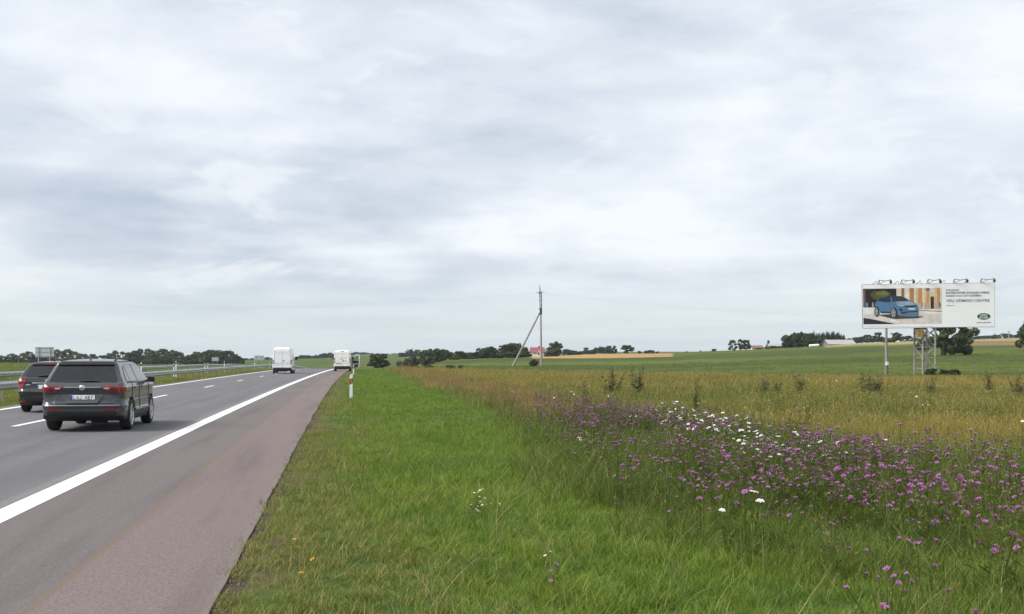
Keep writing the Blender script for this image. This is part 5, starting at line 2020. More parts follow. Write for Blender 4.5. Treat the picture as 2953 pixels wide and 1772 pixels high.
for x, yt, w in ((1844, 1012, 12), (1862, 1011, 12), (1877, 1009, 22), (1895, 1013, 12), (1980, 1013, 8), (2020, 1011, 8)):
    tree(pick(*B3), x, yt, w, 520 + rt.uniform(-8, 8), 'tiny round shrub on the skyline right of the wheat field', 'skyline shrubs', M_LEAFB)
# hamlet on the hill
tree('bush0', 2059, 1006, 16, 410, 'small lone bush on the bare hill skyline')
tree('tall0', 2112, 980, 27, 392, 'slim pale tree at the end of the hill hamlet', lm=M_LEAFL)
tree('tall1', 2134, 977, 16, 396, 'narrow pointed tree beside the round tree of the hamlet')
tree('round1', 2150, 980, 34, 390, 'round dark tree left of the red roofed cottage')
tree('tall2', 2216, 981, 12, 410, 'spindly small tree above the shed roof', lm=M_LEAFL)
for x, yt, w in ((2212, 1000, 24), (2232, 997, 26), (2250, 998, 20), (2190, 1003, 16)):
    tree(pick(*B3), x, yt, w, 386, 'low bush in front of the shed', 'bushes before the shed')
for x, yt, w, k in ((2268, 965, 30, R4), (2284, 963, 26, R4), (2296, 958, 26, R4), (2310, 956, 28, R4), (2324, 960, 24, T3), (2336, 960, 24, R4), (2275, 982, 36, B3), (2306, 978, 40, B3), (2340, 976, 40, B3), (2372, 972, 40, B3), (2290, 975, 40, B3)):
    tree(pick(*k), x, yt, w, 384 + rt.uniform(-8, 8), 'tall dark broadleaf tree in the wood beside the barn', 'wood beside the barn')
for i, x in enumerate((2336, 2345, 2354, 2363, 2369, 2377, 2384, 2391, 2398, 2405, 2412, 2419, 2426, 2433, 2347, 2359, 2373, 2387, 2401, 2415)):
    tree('spruce%d' % (i % 3), x, 955 + rt.uniform(-1.5, 6) + (5 if x > 2425 else 0), 24, 392 + rt.uniform(-4, 10) + (8 if i > 13 else 0), 'dark pointed spruce in the row behind the barn', 'spruces behind the barn', M_NEED, fat=1.1)
for x, yt, w, k in ((2452, 975, 26, B3), (2472, 972, 30, R4), (2488, 968, 32, R4), (2503, 965, 28, R4), (2517, 968, 26, R4), (2532, 958, 28, R4), (2548, 972, 30, R4), (2568, 976, 34, B3), (2600, 970, 30, R4), (2618, 968, 26, R4), (2636, 974, 30, R4), (2652, 976, 30, R4)):
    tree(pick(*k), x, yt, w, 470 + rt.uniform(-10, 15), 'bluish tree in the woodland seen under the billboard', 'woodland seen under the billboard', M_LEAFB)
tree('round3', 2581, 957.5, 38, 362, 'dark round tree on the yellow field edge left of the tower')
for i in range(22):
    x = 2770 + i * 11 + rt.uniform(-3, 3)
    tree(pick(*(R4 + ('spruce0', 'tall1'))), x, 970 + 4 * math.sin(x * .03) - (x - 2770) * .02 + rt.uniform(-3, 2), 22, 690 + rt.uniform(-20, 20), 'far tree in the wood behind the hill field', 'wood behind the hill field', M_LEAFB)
tree('wide2', 2985, 922, 96, 200, 'large dark tree cut by the frame above the hill field', lm=M_OAK)
tree('bush1', 1540, 1034.5, 27, 176, 'dark rounded bush between the pole and its strut')
for x, yt, w in ((1236, 1051, 26), (1300, 1053, 28), (1328, 1054, 14)):
    tree(pick(*B3), x, yt, w, 150, 'low scrubby bush at the meadow edge left of the strut', 'scrub at the meadow edge', M_OAK)


# big oak behind the billboard tower, built on its own
def oak():
    Y, x = 178.0, 2721
    X = (x - CX) / F * Y
    g = tz(X, Y)
    root = empty('oak_tree', (X, Y, g), 0, 'big spreading oak behind the billboard tower', 'tree')
    rng = np.random.default_rng(77)
    s = Y / F
    tb = MB()
    tb.tube([(0, 0, -.3), (0, 0, .15), (.02, 0, 1.0), (.05, .1, 2.4), (.1, .1, 4.8)], [.62, .46, .36, .30, .12], 10)
    cen, rad = [], []
    # clumps given as (px column, px row, depth) round the crown seen under and beside the board
    for px, py in ((2668, 985), (2675, 1000), (2660, 965), (2690, 975), (2700, 992), (2712, 968), (2735, 985), (2752, 996), (2765, 1004), (2778, 1009), (2790, 1013), (2758, 975), (2775, 985), (2788, 970), (2800, 962), (2780, 955), (2745, 955), (2720, 945), (2690, 940), (2660, 940), (2770, 935), (2740, 925), (2700, 915), (2670, 920), (2725, 1003), (2740, 1008)):
        for k in range(2):
            c = at(px + rng.uniform(-6, 6), py + rng.uniform(-4, 4), Y)
            cen.append((c.x - X, rng.uniform(-2.4, 2.4), c.z - g))
            rad.append(rng.uniform(.55, .95))
    for c in cen[::2]:
        tb.tube([(.02, 0, rng.uniform(1.0, 2.8)), (c[0] * .5, c[1] * .5, 1.6 + (c[2] - 1.6) * .65), c], [.16, .10, .03], 6)
    tb.build('trunk', M_BARK, root, 60)
    V, Q, tn = leaf_cloud(rng, cen, rad, 420, .17)
    crown = quick_mesh('crown', V, [Q], [M_OAK], tint=tn)
    link('crown', crown, root)


oak()


# ------------------------------------------------------------------ grasses
def blades(rng, n, h0, h1, spread, w, lean, curl, seg=3, dry=0.0, head=0.0, headcol=True):
    """tuft of grass blades -> V, faces, tint, dry"""
    V, Q, T, ti, dr = [], [], [], [], []
    nv = 0
    for i in range(n):
        a = rng.uniform(0, 2 * math.pi)
        r = spread * math.sqrt(rng.random())
        bx, by = r * math.cos(a), r * math.sin(a)
        h = rng.uniform(h0, h1)
        la = rng.uniform(0, 2 * math.pi)
        ln = abs(rng.normal(0, lean)) * h
        cu = rng.uniform(.3, 1) * curl * h
        fx, fy = math.cos(la), math.sin(la)
        pa = la + math.pi / 2 + rng.uniform(-.8, .8)
        sx, sy = math.cos(pa), math.sin(pa)
        ww = w * rng.uniform(.6, 1.3)
        tt = float(np.clip(rng.normal(.5, .3), 0, 1))
        dd = 1.0 if rng.random() < dry else 0.0
        rows = []
        for k in range(seg + 1):
            t = k / seg
            off = ln * t + cu * t * t
            z = h * t - cu * .35 * t * t
            wk = ww * (1 - t) ** .7 * .5 + .0004
            cx, cy = bx + fx * off, by + fy * off
            if k < seg:
                V.append((cx - sx * wk, cy - sy * wk, z))
                V.append((cx + sx * wk, cy + sy * wk, z))
            else:
                V.append((cx, cy, z))
        m = 2 * seg + 1
        for k in range(seg - 1):
            o = nv + 2 * k
            Q.append((o, o + 1, o + 3, o + 2))
        o = nv + 2 * (seg - 1)
        T.append((o, o + 1, o + 2))
        ti += [tt] * m
        dr += [dd] * m
        nv += m
        if rng.random() < head:              # seed head: small slim diamond fan on the tip
            tip = np.array(V[-1])
            L = h * rng.uniform(.08, .15)
            for ang in (0, 1.05, 2.1):
                ux, uy = math.cos(pa + ang), math.sin(pa + ang)
                b = w * rng.uniform(.5, .95)
                p0 = tip + np.array([-fx * L * .3, -fy * L * .3, -L * .5])
                p1 = tip + np.array([fx * L * .5, fy * L * .5, L * .4])
                mid = (p0 + p1) / 2
                V += [tuple(p0), tuple(mid + np.array([ux * b, uy * b, 0])), tuple(p1), tuple(mid - np.array([ux * b, uy * b, 0]))]
                Q.append((nv, nv + 1, nv + 2, nv + 3))
                ti += [tt] * 4
                dr += [1.0] * 4
                nv += 4
    return np.array(V), np.array(Q), np.array(T), np.array(ti), np.array(dr)


def tuft_objs(prefix, m, count, seed, **kw):
    out = []
    for i in range(count):
        V, Q, T, ti, dr = blades(np.random.default_rng(seed + i), **kw)
        me = quick_mesh('%s_%02d' % (prefix, i), V, [Q, T], [m], tint=ti, dry=dr)
        out.append(bpy.data.objects.new('%s_%02d' % (prefix, i), me))
    return out


def scatter(name, P, rot, scl, protos, label, cat):
    """one object of kind stuff: tufts instanced on points"""
    me = bpy.data.meshes.new(name)
    n = len(P)
    me.vertices.add(n)
    me.vertices.foreach_set('co', np.asarray(P, dtype=np.float32).ravel())
    a = me.attributes.new('rot', 'FLOAT_VECTOR', 'POINT')
    a.data.foreach_set('vector', np.asarray(rot, dtype=np.float32).ravel())
    a = me.attributes.new('scl', 'FLOAT', 'POINT')
    a.data.foreach_set('value', np.asarray(scl, dtype=np.float32))
    a = me.attributes.new('pick', 'INT', 'POINT')
    a.data.foreach_set('value', RNG.integers(0, len(protos), n).astype(np.int32))
    col = bpy.data.collections.new(name + '_kinds')
    for p in protos:
        col.objects.link(p)
    ng = bpy.data.node_groups.new(name + '_scatter', 'GeometryNodeTree')
    ng.interface.new_socket('Geometry', in_out='INPUT', socket_type='NodeSocketGeometry')
    ng.interface.new_socket('Geometry', in_out='OUTPUT', socket_type='NodeSocketGeometry')
    gi = ng.nodes.new('NodeGroupInput')
    go = ng.nodes.new('NodeGroupOutput')
    ci = ng.nodes.new('GeometryNodeCollectionInfo')
    ci.inputs['Collection'].default_value = col
    ci.inputs['Separate Children'].default_value = True
    ci.inputs['Reset Children'].default_value = True
    ip = ng.nodes.new('GeometryNodeInstanceOnPoints')
    ip.inputs['Pick Instance'].default_value = True

    def attr(nm, typ):
        q = ng.nodes.new('GeometryNodeInputNamedAttribute')
        q.data_type = typ
        q.inputs['Name'].default_value = nm
        return q.outputs['Attribute']
    er = ng.nodes.new('FunctionNodeEulerToRotation')
    ng.links.new(attr('rot', 'FLOAT_VECTOR'), er.inputs[0])
    mp = ng.nodes.new('GeometryNodeMeshToPoints')
    ng.links.new(gi.outputs[0], mp.inputs[0])
    ng.links.new(mp.outputs[0], ip.inputs['Points'])
    ng.links.new(ci.outputs[0], ip.inputs['Instance'])
    ng.links.new(attr('pick', 'INT'), ip.inputs['Instance Index'])
    ng.links.new(er.outputs[0], ip.inputs['Rotation'])
    ng.links.new(attr('scl', 'FLOAT'), ip.inputs['Scale'])
    ng.links.new(ip.outputs[0], go.inputs[0])
    o = link(name, me)
    md = o.modifiers.new('scatter', 'NODES')
    md.node_group = ng
    tag(o, label, cat, kind='stuff')
    return o


def area_points(Y0, Y1, dens, x0=-300, x1=3260):
    """random points on the ground wedge between distances Y0 and Y1"""
    k0, k1 = (x0 - CX) / F, (x1 - CX) / F
    A = (k1 - k0) * (Y1 * Y1 - Y0 * Y0) / 2
    n = int(A * dens)
    Yv = np.sqrt(RNG.random(n) * (Y1 * Y1 - Y0 * Y0) + Y0 * Y0)
    Xv = Yv * (k0 + (k1 - k0) * RNG.random(n))
    return Xv, Yv


GREEN1, GREEN2, STRAW = (.070, .158, .014), (.225, .295, .034), (.40, .34, .13)
M_VERGE = leaf_mat('verge_grass', GREEN1, GREEN2, STRAW, trans=.35, wscale=.5)
M_SHORT = leaf_mat('short_grass', (.115, .165, .024), (.225, .250, .048), (.38, .29, .12), trans=.3, wscale=.6)
M_MEAD = leaf_mat('meadow_grass', (.082, .128, .022), (.190, .205, .044), (.42, .33, .13), trans=.35, wscale=.16)
M_RUST = leaf_mat('rusty_grass', (.145, .130, .04), (.33, .235, .09), (.38, .25, .12), trans=.3, wscale=.3)
M_TAN = leaf_mat('tan_grass', (.190, .172, .034), (.35, .275, .070), (.45, .33, .11), trans=.35, wscale=.2)
M_BANK = leaf_mat('bank_grass', (.060, .112, .015), (.150, .190, .032), (.32, .25, .10), trans=.35, wscale=.5)
M_STEM = leaf_mat('flower_foliage', (.085, .130, .024), (.160, .190, .042), (.20, .16, .07), trans=.3, wscale=.5)


def make_grass():
    bands = ((4.6, 13, 95, 1.0), (13, 24, 42, 1.25), (24, 46, 15, 1.9), (46, 90, 5.0, 3.0), (90, 190, 1.15, 5.0))
    for bi, (Y0, Y1, dens, wf) in enumerate(bands):
        X, Y = area_points(Y0, Y1, dens)
        u = road_u(X, Y)
        px = CX + F * X / Y
        n1 = fbm(X, Y, 2.6, 71, 3)
        n2 = fbm(X, Y, 7.5, 83, 3)
        ed = field_edge_Y(px)
        ub = np.interp(Y, [5, 10, 16, 30, 40], [2.7, 2.7, 3.1, 4.2, 4.5]) + (n2 - .5) * 1.4
        rnd = RNG.random(len(X))
        rnd0 = RNG.random(len(X))
        eu = .55 + 1.3 * (n2 - .5) + (rnd0 - .5) * 1.1
        edge = (u > -.88 + .16 * n1) & (u < eu)
        verge = None
        rnd2 = RNG.random(len(X))
        wild = (u >= ub + (rnd2 - .5) * 1.2) & (Y < ed)
        verge = (u >= eu) & (u < ub + (rnd2 - .5) * 1.2) & ~wild & (u > -.6)
        # the bank with the flowers is greener and denser; dry grass takes over further out
        fresh = 1 - sstep(Y + (n2 - .5) * 8 + np.maximum(u - 7, 0) * 3.0, 22, 34)
        bank = wild & (rnd2 * .999 < fresh)
        lush = bank & (rnd < .30 + .50 * (1 - sstep(Y, 8, 13)))
        bank = bank & ~lush
        verge = verge | lush
        rust = wild & ~bank & ~lush & (u < ub + 2.4 + 2.4 * (n1 - .5)) & (rnd < .58 * sstep(u - ub, -.6, 1.4) + .05)
        mead = wild & ~rust & ~bank & ~lush
        pt = .75 * np.exp(-np.square((Y - 23.5 - (n2 - .5) * 8) / 4.0)) * sstep(u, 7.5, 10.5) + .62 * sstep(Y + (n2 - .5) * 14, 50, 66) * (.35 + .65 * sstep(fbm(X * .3, Y, 14, 19, 3), .40, .58)) + .08
        tan = mead & (rnd < pt * (.45 + .85 * n1))
        mead = mead & ~tan
        past = (u >= ub) & (Y >= ed) & (rnd < .5)
        median = ((u < -11.1) & (u > -21.5)) | ((u < -33.5) & (u > -60))
        tallf = (1.0 if bi < 2 else 1.0)

        def go(mask, nm, m, label, cnt, smin, smax, **kw):
            k = np.nonzero(mask)[0]
            if len(k) < 10:
                return
            P = np.stack([X[k], Y[k], terrain_z(X[k], Y[k]) - .012], 1)
            rot = np.stack([RNG.normal(0, .10, len(k)), RNG.normal(0, .10, len(k)), RNG.uniform(0, 6.28, len(k))], 1)
            scl = RNG.uniform(smin, smax, len(k)) * (.45 + 1.1 * n1[k])
            kw['w'] *= wf
            kw['spread'] *= (1 + (wf - 1) * .62)
            pr = tuft_objs('%s_tuft_%d' % (nm, bi), m, cnt, 900 + bi * 40 + len(nm), **kw)
            scatter(nm, P, rot, scl, pr, label, 'grass')
        go(verge, 'verge_grass', M_VERGE, 'lush green grass on the road verge', 7, .75, 1.25, n=36, h0=.04, h1=.155, spread=.10, w=.0042, lean=.45, curl=.8, dry=.03)
        go(edge, 'edge_grass', M_SHORT, 'short dry grass along the asphalt edge', 5, .5, 1.1, n=30, h0=.04, h1=.12, spread=.10, w=.0048, lean=.5, curl=.5, dry=.14)
        go(mead, 'meadow_grass', M_MEAD, 'tall unmown meadow grass with seed heads', 7, .8, 1.2, n=22, h0=.14, h1=.40, spread=.17, w=.0052, lean=.35, curl=.45, seg=3, dry=.08, head=.22)
        go(tan, 'tan_grass', M_TAN, 'pale tan patches of ripe grass in the meadow', 5, .8, 1.2, n=22, h0=.16, h1=.42, spread=.17, w=.005, lean=.4, curl=.5, dry=.25, head=.35)
        go(bank, 'bank_grass', M_BANK, 'dark green lush growth under the wild flowers', 7, .75, 1.25, n=30, h0=.10, h1=.42, spread=.14, w=.0058, lean=.4, curl=.6, dry=.06, head=.03)
        go(rust, 'rusty_grass', M_RUST, 'rusty brown seeded grass strip beside the mown verge', 5, .8, 1.2, n=18, h0=.20, h1=.52, spread=.18, w=.0045, lean=.2, curl=.25, dry=.22, head=.5)
        go(past, 'pasture_grass', leaf_mat('pasture_grass', (.085, .120, .020), (.145, .170, .034), (.28, .22, .08), trans=.3, wscale=.06), 'short green pasture grass', 4, .7, 1.2, n=18, h0=.06, h1=.16, spread=.14, w=.006, lean=.3, curl=.4, dry=.05)
        go(median, 'median_grass', M_SHORT, 'sparse grass of the median strip', 5, .7, 1.3, n=22, h0=.06, h1=.20, spread=.13, w=.005, lean=.3, curl=.4, dry=.15)


make_grass()

# taller pale wisps that lean over the verge
Xw, Yw = area_points(6, 30, 1.6)
uw = road_u(Xw, Yw)
kw_ = (uw > .6) & (uw < 5)
Xw, Yw = Xw[kw_], Yw[kw_]
scatter('grass_wisps', np.stack([Xw, Yw, terrain_z(Xw, Yw) - .01], 1), np.stack([RNG.normal(0, .2, len(Xw)), RNG.normal(0, .2, len(Xw)), RNG.uniform(0, 6.28, len(Xw))], 1), RNG.uniform(.7, 1.3, len(Xw)),
        tuft_objs('grass_wisp', leaf_mat('pale_wisps', (.16, .20, .06), (.30, .30, .13), (.38, .30, .14), trans=.4, wscale=.6), 6, 1500, n=7, h0=.18, h1=.36, spread=.05, w=.004, lean=.5, curl=.9, seg=5, dry=.3, head=.15),
        'pale grass wisps rising out of the verge', 'grass')


# ------------------------------------------------------------------ wild flowers
M_PURP = mat('purple_petals', (.41, .125, .385), .6, var=.3, scale=30)
M_PURPD = mat('purple_calyx', (.10, .05, .06), .7, var=.2)
M_YARR = mat('white_petals', (.80, .80, .74), .6, var=.06, scale=30)
M_YELL = mat('yellow_petals', (.80, .46, .015), .6, var=.12, scale=30)
M_LILAC = mat('lilac_petals', (.50, .40, .52), .6, var=.15, scale=30)


def knap_head(s, rng):
    """knapweed head: dark bud with a ragged ring of florets"""
    mb = MB()
    mb.lathe([(.2 * s, -.5 * s), (.42 * s, -.3 * s), (.36 * s, .05 * s)], 7, lambda a, b, h: (a, b, h))
    bud = len(mb.f)
    for k in range(16):
        a = 2 * math.pi * k / 16 + rng.uniform(-.15, .15)
        r = s * rng.uniform(.75, 1.1)
        z = s * rng.uniform(.05, .5)
        ca, sa = math.cos(a), math.sin(a)
        w = s * .16
        mb.add([(ca * .15 * s, sa * .15 * s, .0), (ca * r - sa * w, sa * r + ca * w, z), (ca * r * 1.1, sa * r * 1.1, z * .9), (ca * r + sa * w, sa * r - ca * w, z)], [(0, 1, 2, 3)])
    for k in range(8):
        a = rng.uniform(0, 6.28)
        ca, sa = math.cos(a), math.sin(a)
        r = s * .45
        w = s * .13
        mb.add([(0, 0, 0), (ca * r - sa * w, sa * r + ca * w, .55 * s), (ca * r * 1.1, sa * r * 1.1, .65 * s), (ca * r + sa * w, sa * r - ca * w, .55 * s)], [(0, 1, 2, 3)])
    me = mb.mesh('flower_head', None, None, fix=False)
    me.materials.append(M_PURPD)
    me.materials.append(M_PURP)
    for i, p in enumerate(me.polygons):
        p.material_index = 0 if i < bud else 1
    return me


def yarrow_head(s, rng):
    mb = MB()
    for k in range(16):
        r = s * math.sqrt(k / 16.0)
        a = k * 2.399
        x, y = r * math.cos(a), r * math.sin(a)
        z = s * .12 * (1 - (r / s) ** 2) + rng.uniform(-.02, .02) * s
        q = s * .24
        n = 5
        mb.add([(x, y, z + q * .25)] + [(x + q * math.cos(2 * math.pi * j / n), y + q * math.sin(2 * math.pi * j / n), z) for j in range(n)], [(0, 1 + j, 1 + (j + 1) % n) for j in range(n)])
    return mb.mesh('flower_head', M_YARR, None, fix=False)


def dand_head(s, rng):
    mb = MB()
    for ring, (r, z, n) in enumerate(((1.0, .1, 14), (.65, .25, 10), (.35, .35, 6))):
        for k in range(n):
            a = 2 * math.pi * k / n + ring
            ca, sa = math.cos(a), math.sin(a)
            w = s * .16
            mb.add([(0, 0, 0), (ca * r * s * .7 - sa * w, sa * r * s * .7 + ca * w, z * s), (ca * r * s, sa * r * s, z * s), (ca * r * s * .7 + sa * w, sa * r * s * .7 - ca * w, z * s)], [(0, 1, 2, 3)])
    return mb.mesh('flower_head', M_YELL, None, fix=False)


def plant_foliage(rng, stems, h, leafy=5, sw=.004):
    """stems with small lance leaves; returns mesh and stem tips"""
    V, Q, ti, tips = [], [], [], []
    nv = 0
    for sx, sy, hh, lx, ly in stems:
        pts = [(sx * .2, sy * .2, -.02), (sx * .5 + lx * .1, sy * .5 + ly * .1, hh * .5), (sx + lx * .2, sy + ly * .2, hh)]
        for d in ((1, 0), (0, 1)):
            for a, b in zip(pts[:-1], pts[1:]):
                V += [(a[0] - d[0] * sw, a[1] - d[1] * sw, a[2]), (a[0] + d[0] * sw, a[1] + d[1] * sw, a[2]), (b[0] + d[0] * sw * .8, b[1] + d[1] * sw * .8, b[2]), (b[0] - d[0] * sw * .8, b[1] - d[1] * sw * .8, b[2])]
                Q.append((nv, nv + 1, nv + 2, nv + 3))
                ti += [rng.random()] * 4
                nv += 4
        tips.append(pts[-1])
        for k in range(leafy):
            t = rng.uniform(.05, .85)
            c = [pts[0][i] + (pts[2][i] - pts[0][i]) * t for i in range(3)]
            a = rng.uniform(0, 6.28)
            L = hh * rng.uniform(.12, .26) * (1.1 - t * .6)
            w = L * .13
            ca, sa = math.cos(a), math.sin(a)
            z = L * rng.uniform(.1, .7)
            V += [tuple(c), (c[0] + ca * L * .5 - sa * w, c[1] + sa * L * .5 + ca * w, c[2] + z * .7), (c[0] + ca * L, c[1] + sa * L, c[2] + z), (c[0] + ca * L * .5 + sa * w, c[1] + sa * L * .5 - ca * w, c[2] + z * .7)]
            Q.append((nv, nv + 1, nv + 2, nv + 3))
            ti += [rng.random()] * 4
            nv += 4
    return quick_mesh('foliage', np.array(V), [np.array(Q)], [M_STEM], tint=np.array(ti)), tips


def plant_proto(kind, seed):
    rng = np.random.default_rng(seed)
    if kind == 'knapweed':
        st = [(rng.normal(0, .12), rng.normal(0, .12), rng.uniform(.30, .58), rng.normal(0, .3), rng.normal(0, .3)) for _ in range(6)]
        fo, tips = plant_foliage(rng, st, .6, 8)
        heads = [(t, knap_head(rng.uniform(.015, .026), rng)) for t in tips]
    elif kind == 'yarrow':
        st = [(rng.normal(0, .08), rng.normal(0, .08), rng.uniform(.34, .54), rng.normal(0, .25), rng.normal(0, .25)) for _ in range(3)]
        fo, tips = plant_foliage(rng, st, .5, 8)
        heads = [(t, yarrow_head(rng.uniform(.020, .034), rng)) for t in tips]
    else:
        st = [(rng.normal(0, .03), rng.normal(0, .03), rng.uniform(.10, .16), 0, 0) for _ in range(1)]
        fo, tips = plant_foliage(rng, st, .14, 7, .002)
        heads = [(t, dand_head(.017, rng)) for t in tips]
    return fo, heads


FL = {k: [plant_proto(k, 300 + 17 * i + len(k)) for i in range(5)] for k in ('knapweed', 'yarrow', 'dandelion')}


def place_flower(kind, X, Y, label, group, cat, sc=1.0):
    fo, heads = RNG_PICK.choice(FL[kind])
    r = empty('%s_plant' % kind, (X, Y, tz(X, Y) - .01), RNG_PICK.uniform(0, 6.28), label, cat, group)
    r.scale = (sc, sc, sc)
    link('foliage', fo, r)
    for t, me in heads:
        h = link('flower_head', me, r)
        h.location = t
        h.rotation_euler = (RNG_PICK.uniform(-.5, .5), RNG_PICK.uniform(-.5, .5), 0)
    return r


RNG_PICK = random.Random(21)


def flower_field():
    # how thick the purple flowers stand, over the ground
    X, Y = area_points(4.8, 36, 16, 1400, 3100)
    u = road_u(X, Y)
    n = fbm(X, Y, 2.2, 91, 3)
    lo = np.interp(Y, [5, 10, 16, 30], [2.6, 2.7, 3.2, 4.5]) + (n - .5) * 1.0
    hi = np.interp(Y, [5, 13, 18, 30], [7.6, 7.8, 6.8, 6.0]) + (n - .5) * 2.0
    core = sstep(u, lo - .5, lo + 1.1) * (1 - sstep(u, hi - .6, hi + 1.2))
    reach = sstep(Y, 6.5, 11) * .70 + .30
    reach = reach * (1 - .8 * sstep(Y, 24, 33))
    keep = RNG.random(len(X)) < core * reach * (.30 + .70 * sstep(n, .36, .60)) * .74
    X, Y, n = X[keep], Y[keep], n[keep]
    order = np.argsort(Y)
    n_ind = 150
    near = order[:n_ind]
    for i in near:
        place_flower('knapweed', float(X[i]), float(Y[i]), 'purple knapweed plant flowering at the front of the meadow edge', 'knapweed plants', 'flower', RNG_PICK.uniform(.75, 1.15))
    rest = order[n_ind:]
    pr = []
    for i, (fo, heads) in enumerate(FL['knapweed']):
        bm = bmesh.new()
        bm.from_mesh(fo)
        for t, me in heads:
            m2 = me.copy()
            m2.transform(Matrix.Translation(t))
            s = len(bm.faces)
            bm.from_mesh(m2)
            bm.faces.ensure_lookup_table()
            for f in bm.faces[s:]:
                f.material_index += 1
            bpy.data.meshes.remove(m2)
        me = bpy.data.meshes.new('knapweed_kind')
        bm.to_mesh(me)
        bm.free()
        for m in (M_STEM, M_PURPD, M_PURP):
            me.materials.append(m)
        pr.append(bpy.data.objects.new('knapweed_kind_%d' % i, me))
    P = np.stack([X[rest], Y[rest], terrain_z(X[rest], Y[rest]) - .01], 1)
    k = len(rest)
    scatter('knapweed_drift', P, np.stack([RNG.normal(0, .1, k), RNG.normal(0, .1, k), RNG.uniform(0, 6.28, k)], 1), RNG.uniform(.85, 1.3, k), pr, 'drift of purple knapweed spreading through the meadow', 'flowers')
    # white yarrow: a denser streak behind the purple, then scattered plants
    X, Y = area_points(5, 60, 14, 1450, 3100)
    u = road_u(X, Y)
    n = fbm(X, Y, 2.5, 45, 3)
    px = CX + F * X / Y
    streak = np.exp(-((u - 5.9 - (Y - 14) * .09 - (n - .5) * .8) / .55) ** 2) * sstep(Y, 12.5, 15) * (1 - sstep(Y, 24, 27)) * (.45 + .55 * sstep(n, .36, .54))
    loose = .012 * (u > 3.0) * (1 - .75 * sstep(Y, 18, 26)) * (1 - sstep(Y, 45, 60))
    keep = RNG.random(len(X)) < np.maximum(streak * .95, loose)
    X, Y = X[keep], Y[keep]
    order = np.argsort(Y)
    for i in order[:140]:
        place_flower('yarrow', float(X[i]), float(Y[i]), 'white yarrow plant among the purple knapweed', 'yarrow plants', 'flower', RNG_PICK.uniform(.8, 1.2))
    rest = order[140:]
    pr = []
    for i, (fo, heads) in enumerate(FL['yarrow']):
        bm = bmesh.new()
        bm.from_mesh(fo)
        for t, me in heads:
            m2 = me.copy()
            m2.transform(Matrix.Translation(t) @ Matrix.Scale(1.05, 4))
            s = len(bm.faces)
            bm.from_mesh(m2)
            bm.faces.ensure_lookup_table()
            for f in bm.faces[s:]:
                f.material_index += 1
            bpy.data.meshes.remove(m2)
        me = bpy.data.meshes.new('yarrow_kind')
        bm.to_mesh(me)
        bm.free()
        for m in (M_STEM, M_YARR):
            me.materials.append(m)
        pr.append(bpy.data.objects.new('yarrow_kind_%d' % i, me))
    k = len(rest)
    if k:
        P = np.stack([X[rest], Y[rest], terrain_z(X[rest], Y[rest]) - .01], 1)
        scatter('yarrow_drift', P, np.stack([RNG.normal(0, .1, k), RNG.normal(0, .1, k), RNG.uniform(0, 6.28, k)], 1), RNG.uniform(1.0, 1.5, k), pr, 'drift of white yarrow behind the purple flowers', 'flowers')


flower_field()


def ground_at(x, y, h=0.0):
    """where a thing of height h, whose top is at this pixel, stands on the near ground"""
    Y = F * (CAMH - h) / (y - HY)
    return (x - CX) / F * Y, Y


for x, y in ((838, 1573), (856, 1573), (840, 1537), (906, 1508), (1119, 1573), (908, 1627), (886, 1652), (912, 1358), (918, 1372)):
    X, Y = ground_at(x, y, .13)
    place_flower('dandelion', X, Y, 'yellow dandelion like flower in the mown verge', 'yellow verge flowers', 'flower', RNG_PICK.uniform(.9, 1.25))
for x, y in ((1377, 1404), (1384, 1408), (1372, 1427), (1382, 1425), (1396, 1424), (1364, 1441), (1565, 1579), (1444, 1434)):
    X, Y = ground_at(x, y, .24)
    place_flower('yarrow', X, Y, 'small white yarrow alone in the green mown verge', 'white flowers in the verge', 'flower', .45)
X, Y = ground_at(1617, 1556, .4)
place_flower('knapweed', X, Y, 'single purple flower standing out in the mown verge', None, 'flower', .5)


# ------------------------------------------------------------------ tall dark weeds in the meadow
def weed_proto(seed):
    rng = np.random.default_rng(seed)
    st = [(rng.normal(0, .17), rng.normal(0, .17), rng.uniform(.45, 1.0), rng.normal(0, .35), rng.normal(0, .35)) for _ in range(15)]
    fo, tips = plant_foliage(rng, st, 1.0, 22, .004)
    fo.materials.clear()
    fo.materials.append(leaf_mat('mugwort', (.065, .085, .036), (.125, .140, .070), None, trans=.2, wscale=.5))
    return fo


WEED = [weed_proto(600 + i) for i in range(4)]
for i, (x, ytop, ybase, w) in enumerate(((1763, 1085, 1150, 40), (1842, 1078, 1148, 44), (1690, 1120, 1195, 22), (2308, 1085, 1140, 26), (2500, 1092, 1150, 46), (2532, 1095, 1150, 40), (2205, 1100, 1150, 30), (2683, 1096, 1148, 24), (2852, 1084, 1142, 24), (2330, 1182, 1245, 16), (2008, 1105, 1200, 16), (1560, 1128, 1175, 22), (2940, 1095, 1150, 34), (2240, 1108, 1152, 26))):
    Y = F * CAMH / (ybase - HY)
    X = (x - CX) / F * Y
    h = (ybase - ytop) / F * Y * 1.5
    o = link('mugwort_weed', WEED[i % 4])
    o.location = (X, Y, tz(X, Y) - .02)
    o.rotation_euler = (0, 0, i * 1.3)
    sw = w / F * Y / .42
    o.scale = (sw, sw, h)
    tag(o, 'tall dark mugwort weed sticking out of the meadow', 'weed', 'tall weeds in the meadow')
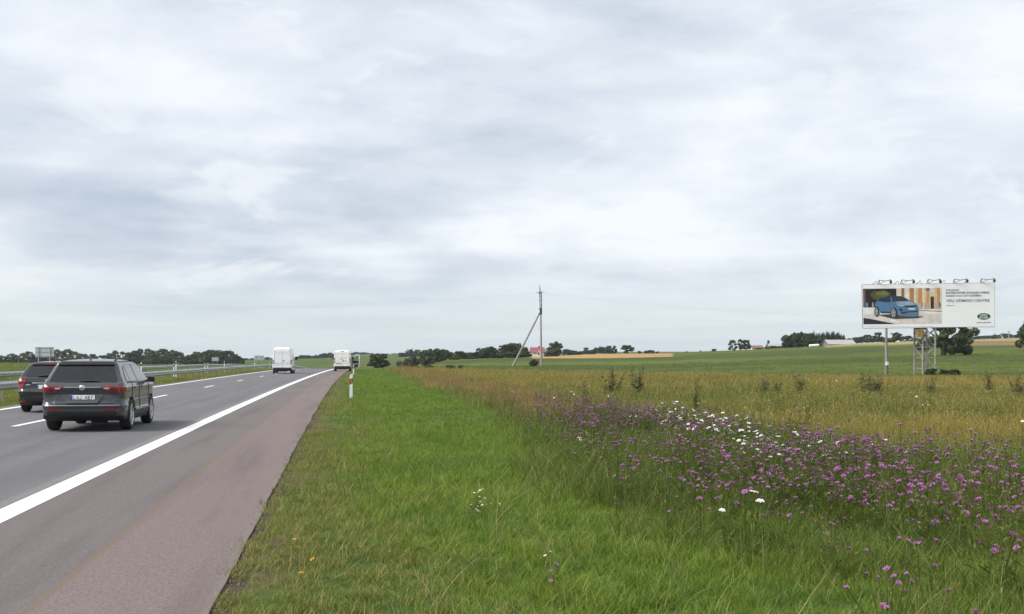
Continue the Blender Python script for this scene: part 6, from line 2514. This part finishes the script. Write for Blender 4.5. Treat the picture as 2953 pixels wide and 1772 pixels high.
# brush at the foot of the billboard tower
for x, yt, w, lab in ((2686, 1060, 34, 'leafy shrub at the foot of the billboard tower'), (2722, 1070, 30, 'low scrub patch just right of the billboard tower'), (2752, 1068, 34, 'spreading low scrub in the pasture beside the tower scrub')):
    tree(pick(*B3), x, yt, w, 95.5 if x < 2800 else 101, lab, lm=M_OAK)

# loose stones and crumbs along the broken asphalt edge
stone = []
for i in range(4):
    rng = np.random.default_rng(40 + i)
    bm = bmesh.new()
    bmesh.ops.create_icosphere(bm, subdivisions=1, radius=1.0)
    for v in bm.verts:
        v.co *= float(rng.uniform(.7, 1.15))
        v.co.z *= .6
    me = bpy.data.meshes.new('stone_kind')
    bm.to_mesh(me)
    bm.free()
    me.materials.append(mat('verge_stone', (.16, .125, .095), .9, var=.45, scale=2))
    stone.append(bpy.data.objects.new('stone_kind_%d' % i, me))
n = 1500
Yg = 5.5 * np.exp(RNG.random(n) * math.log(60 / 5.5))
ug = -.77 + np.abs(RNG.normal(0, .07, n)) - .03
Pg = np.array([list(rp(float(a), float(b), 0)) for a, b in zip(ug, Yg)])
Pg[:, 2] = terrain_z(Pg[:, 0], Pg[:, 1]) + .004
scatter('edge_gravel', Pg, RNG.uniform(0, 6.28, (n, 3)), RNG.uniform(.004, .013, n), stone, 'loose gravel along the broken asphalt edge', 'gravel')


# ------------------------------------------------------------------ thin summer haze
def haze_box():
    mb = MB()
    mb.box((0, 0, 20), (7300, 7300, 52))
    m = bpy.data.materials.new('haze_air')
    m.use_nodes = True
    nt = m.node_tree
    nt.nodes.clear()
    pv = nd(nt, 'ShaderNodeVolumePrincipled')
    pv.inputs['Color'].default_value = (.86, .92, .97, 1)
    pv.inputs['Density'].default_value = 0.00012
    pv.inputs['Anisotropy'].default_value = 0.2
    out = nd(nt, 'ShaderNodeOutputMaterial')
    nt.links.new(pv.outputs[0], out.inputs['Volume'])
    o = mb.build('haze', m)
    tag(o, 'thin pale haze over the far fields', 'haze', kind='stuff')


haze_box()
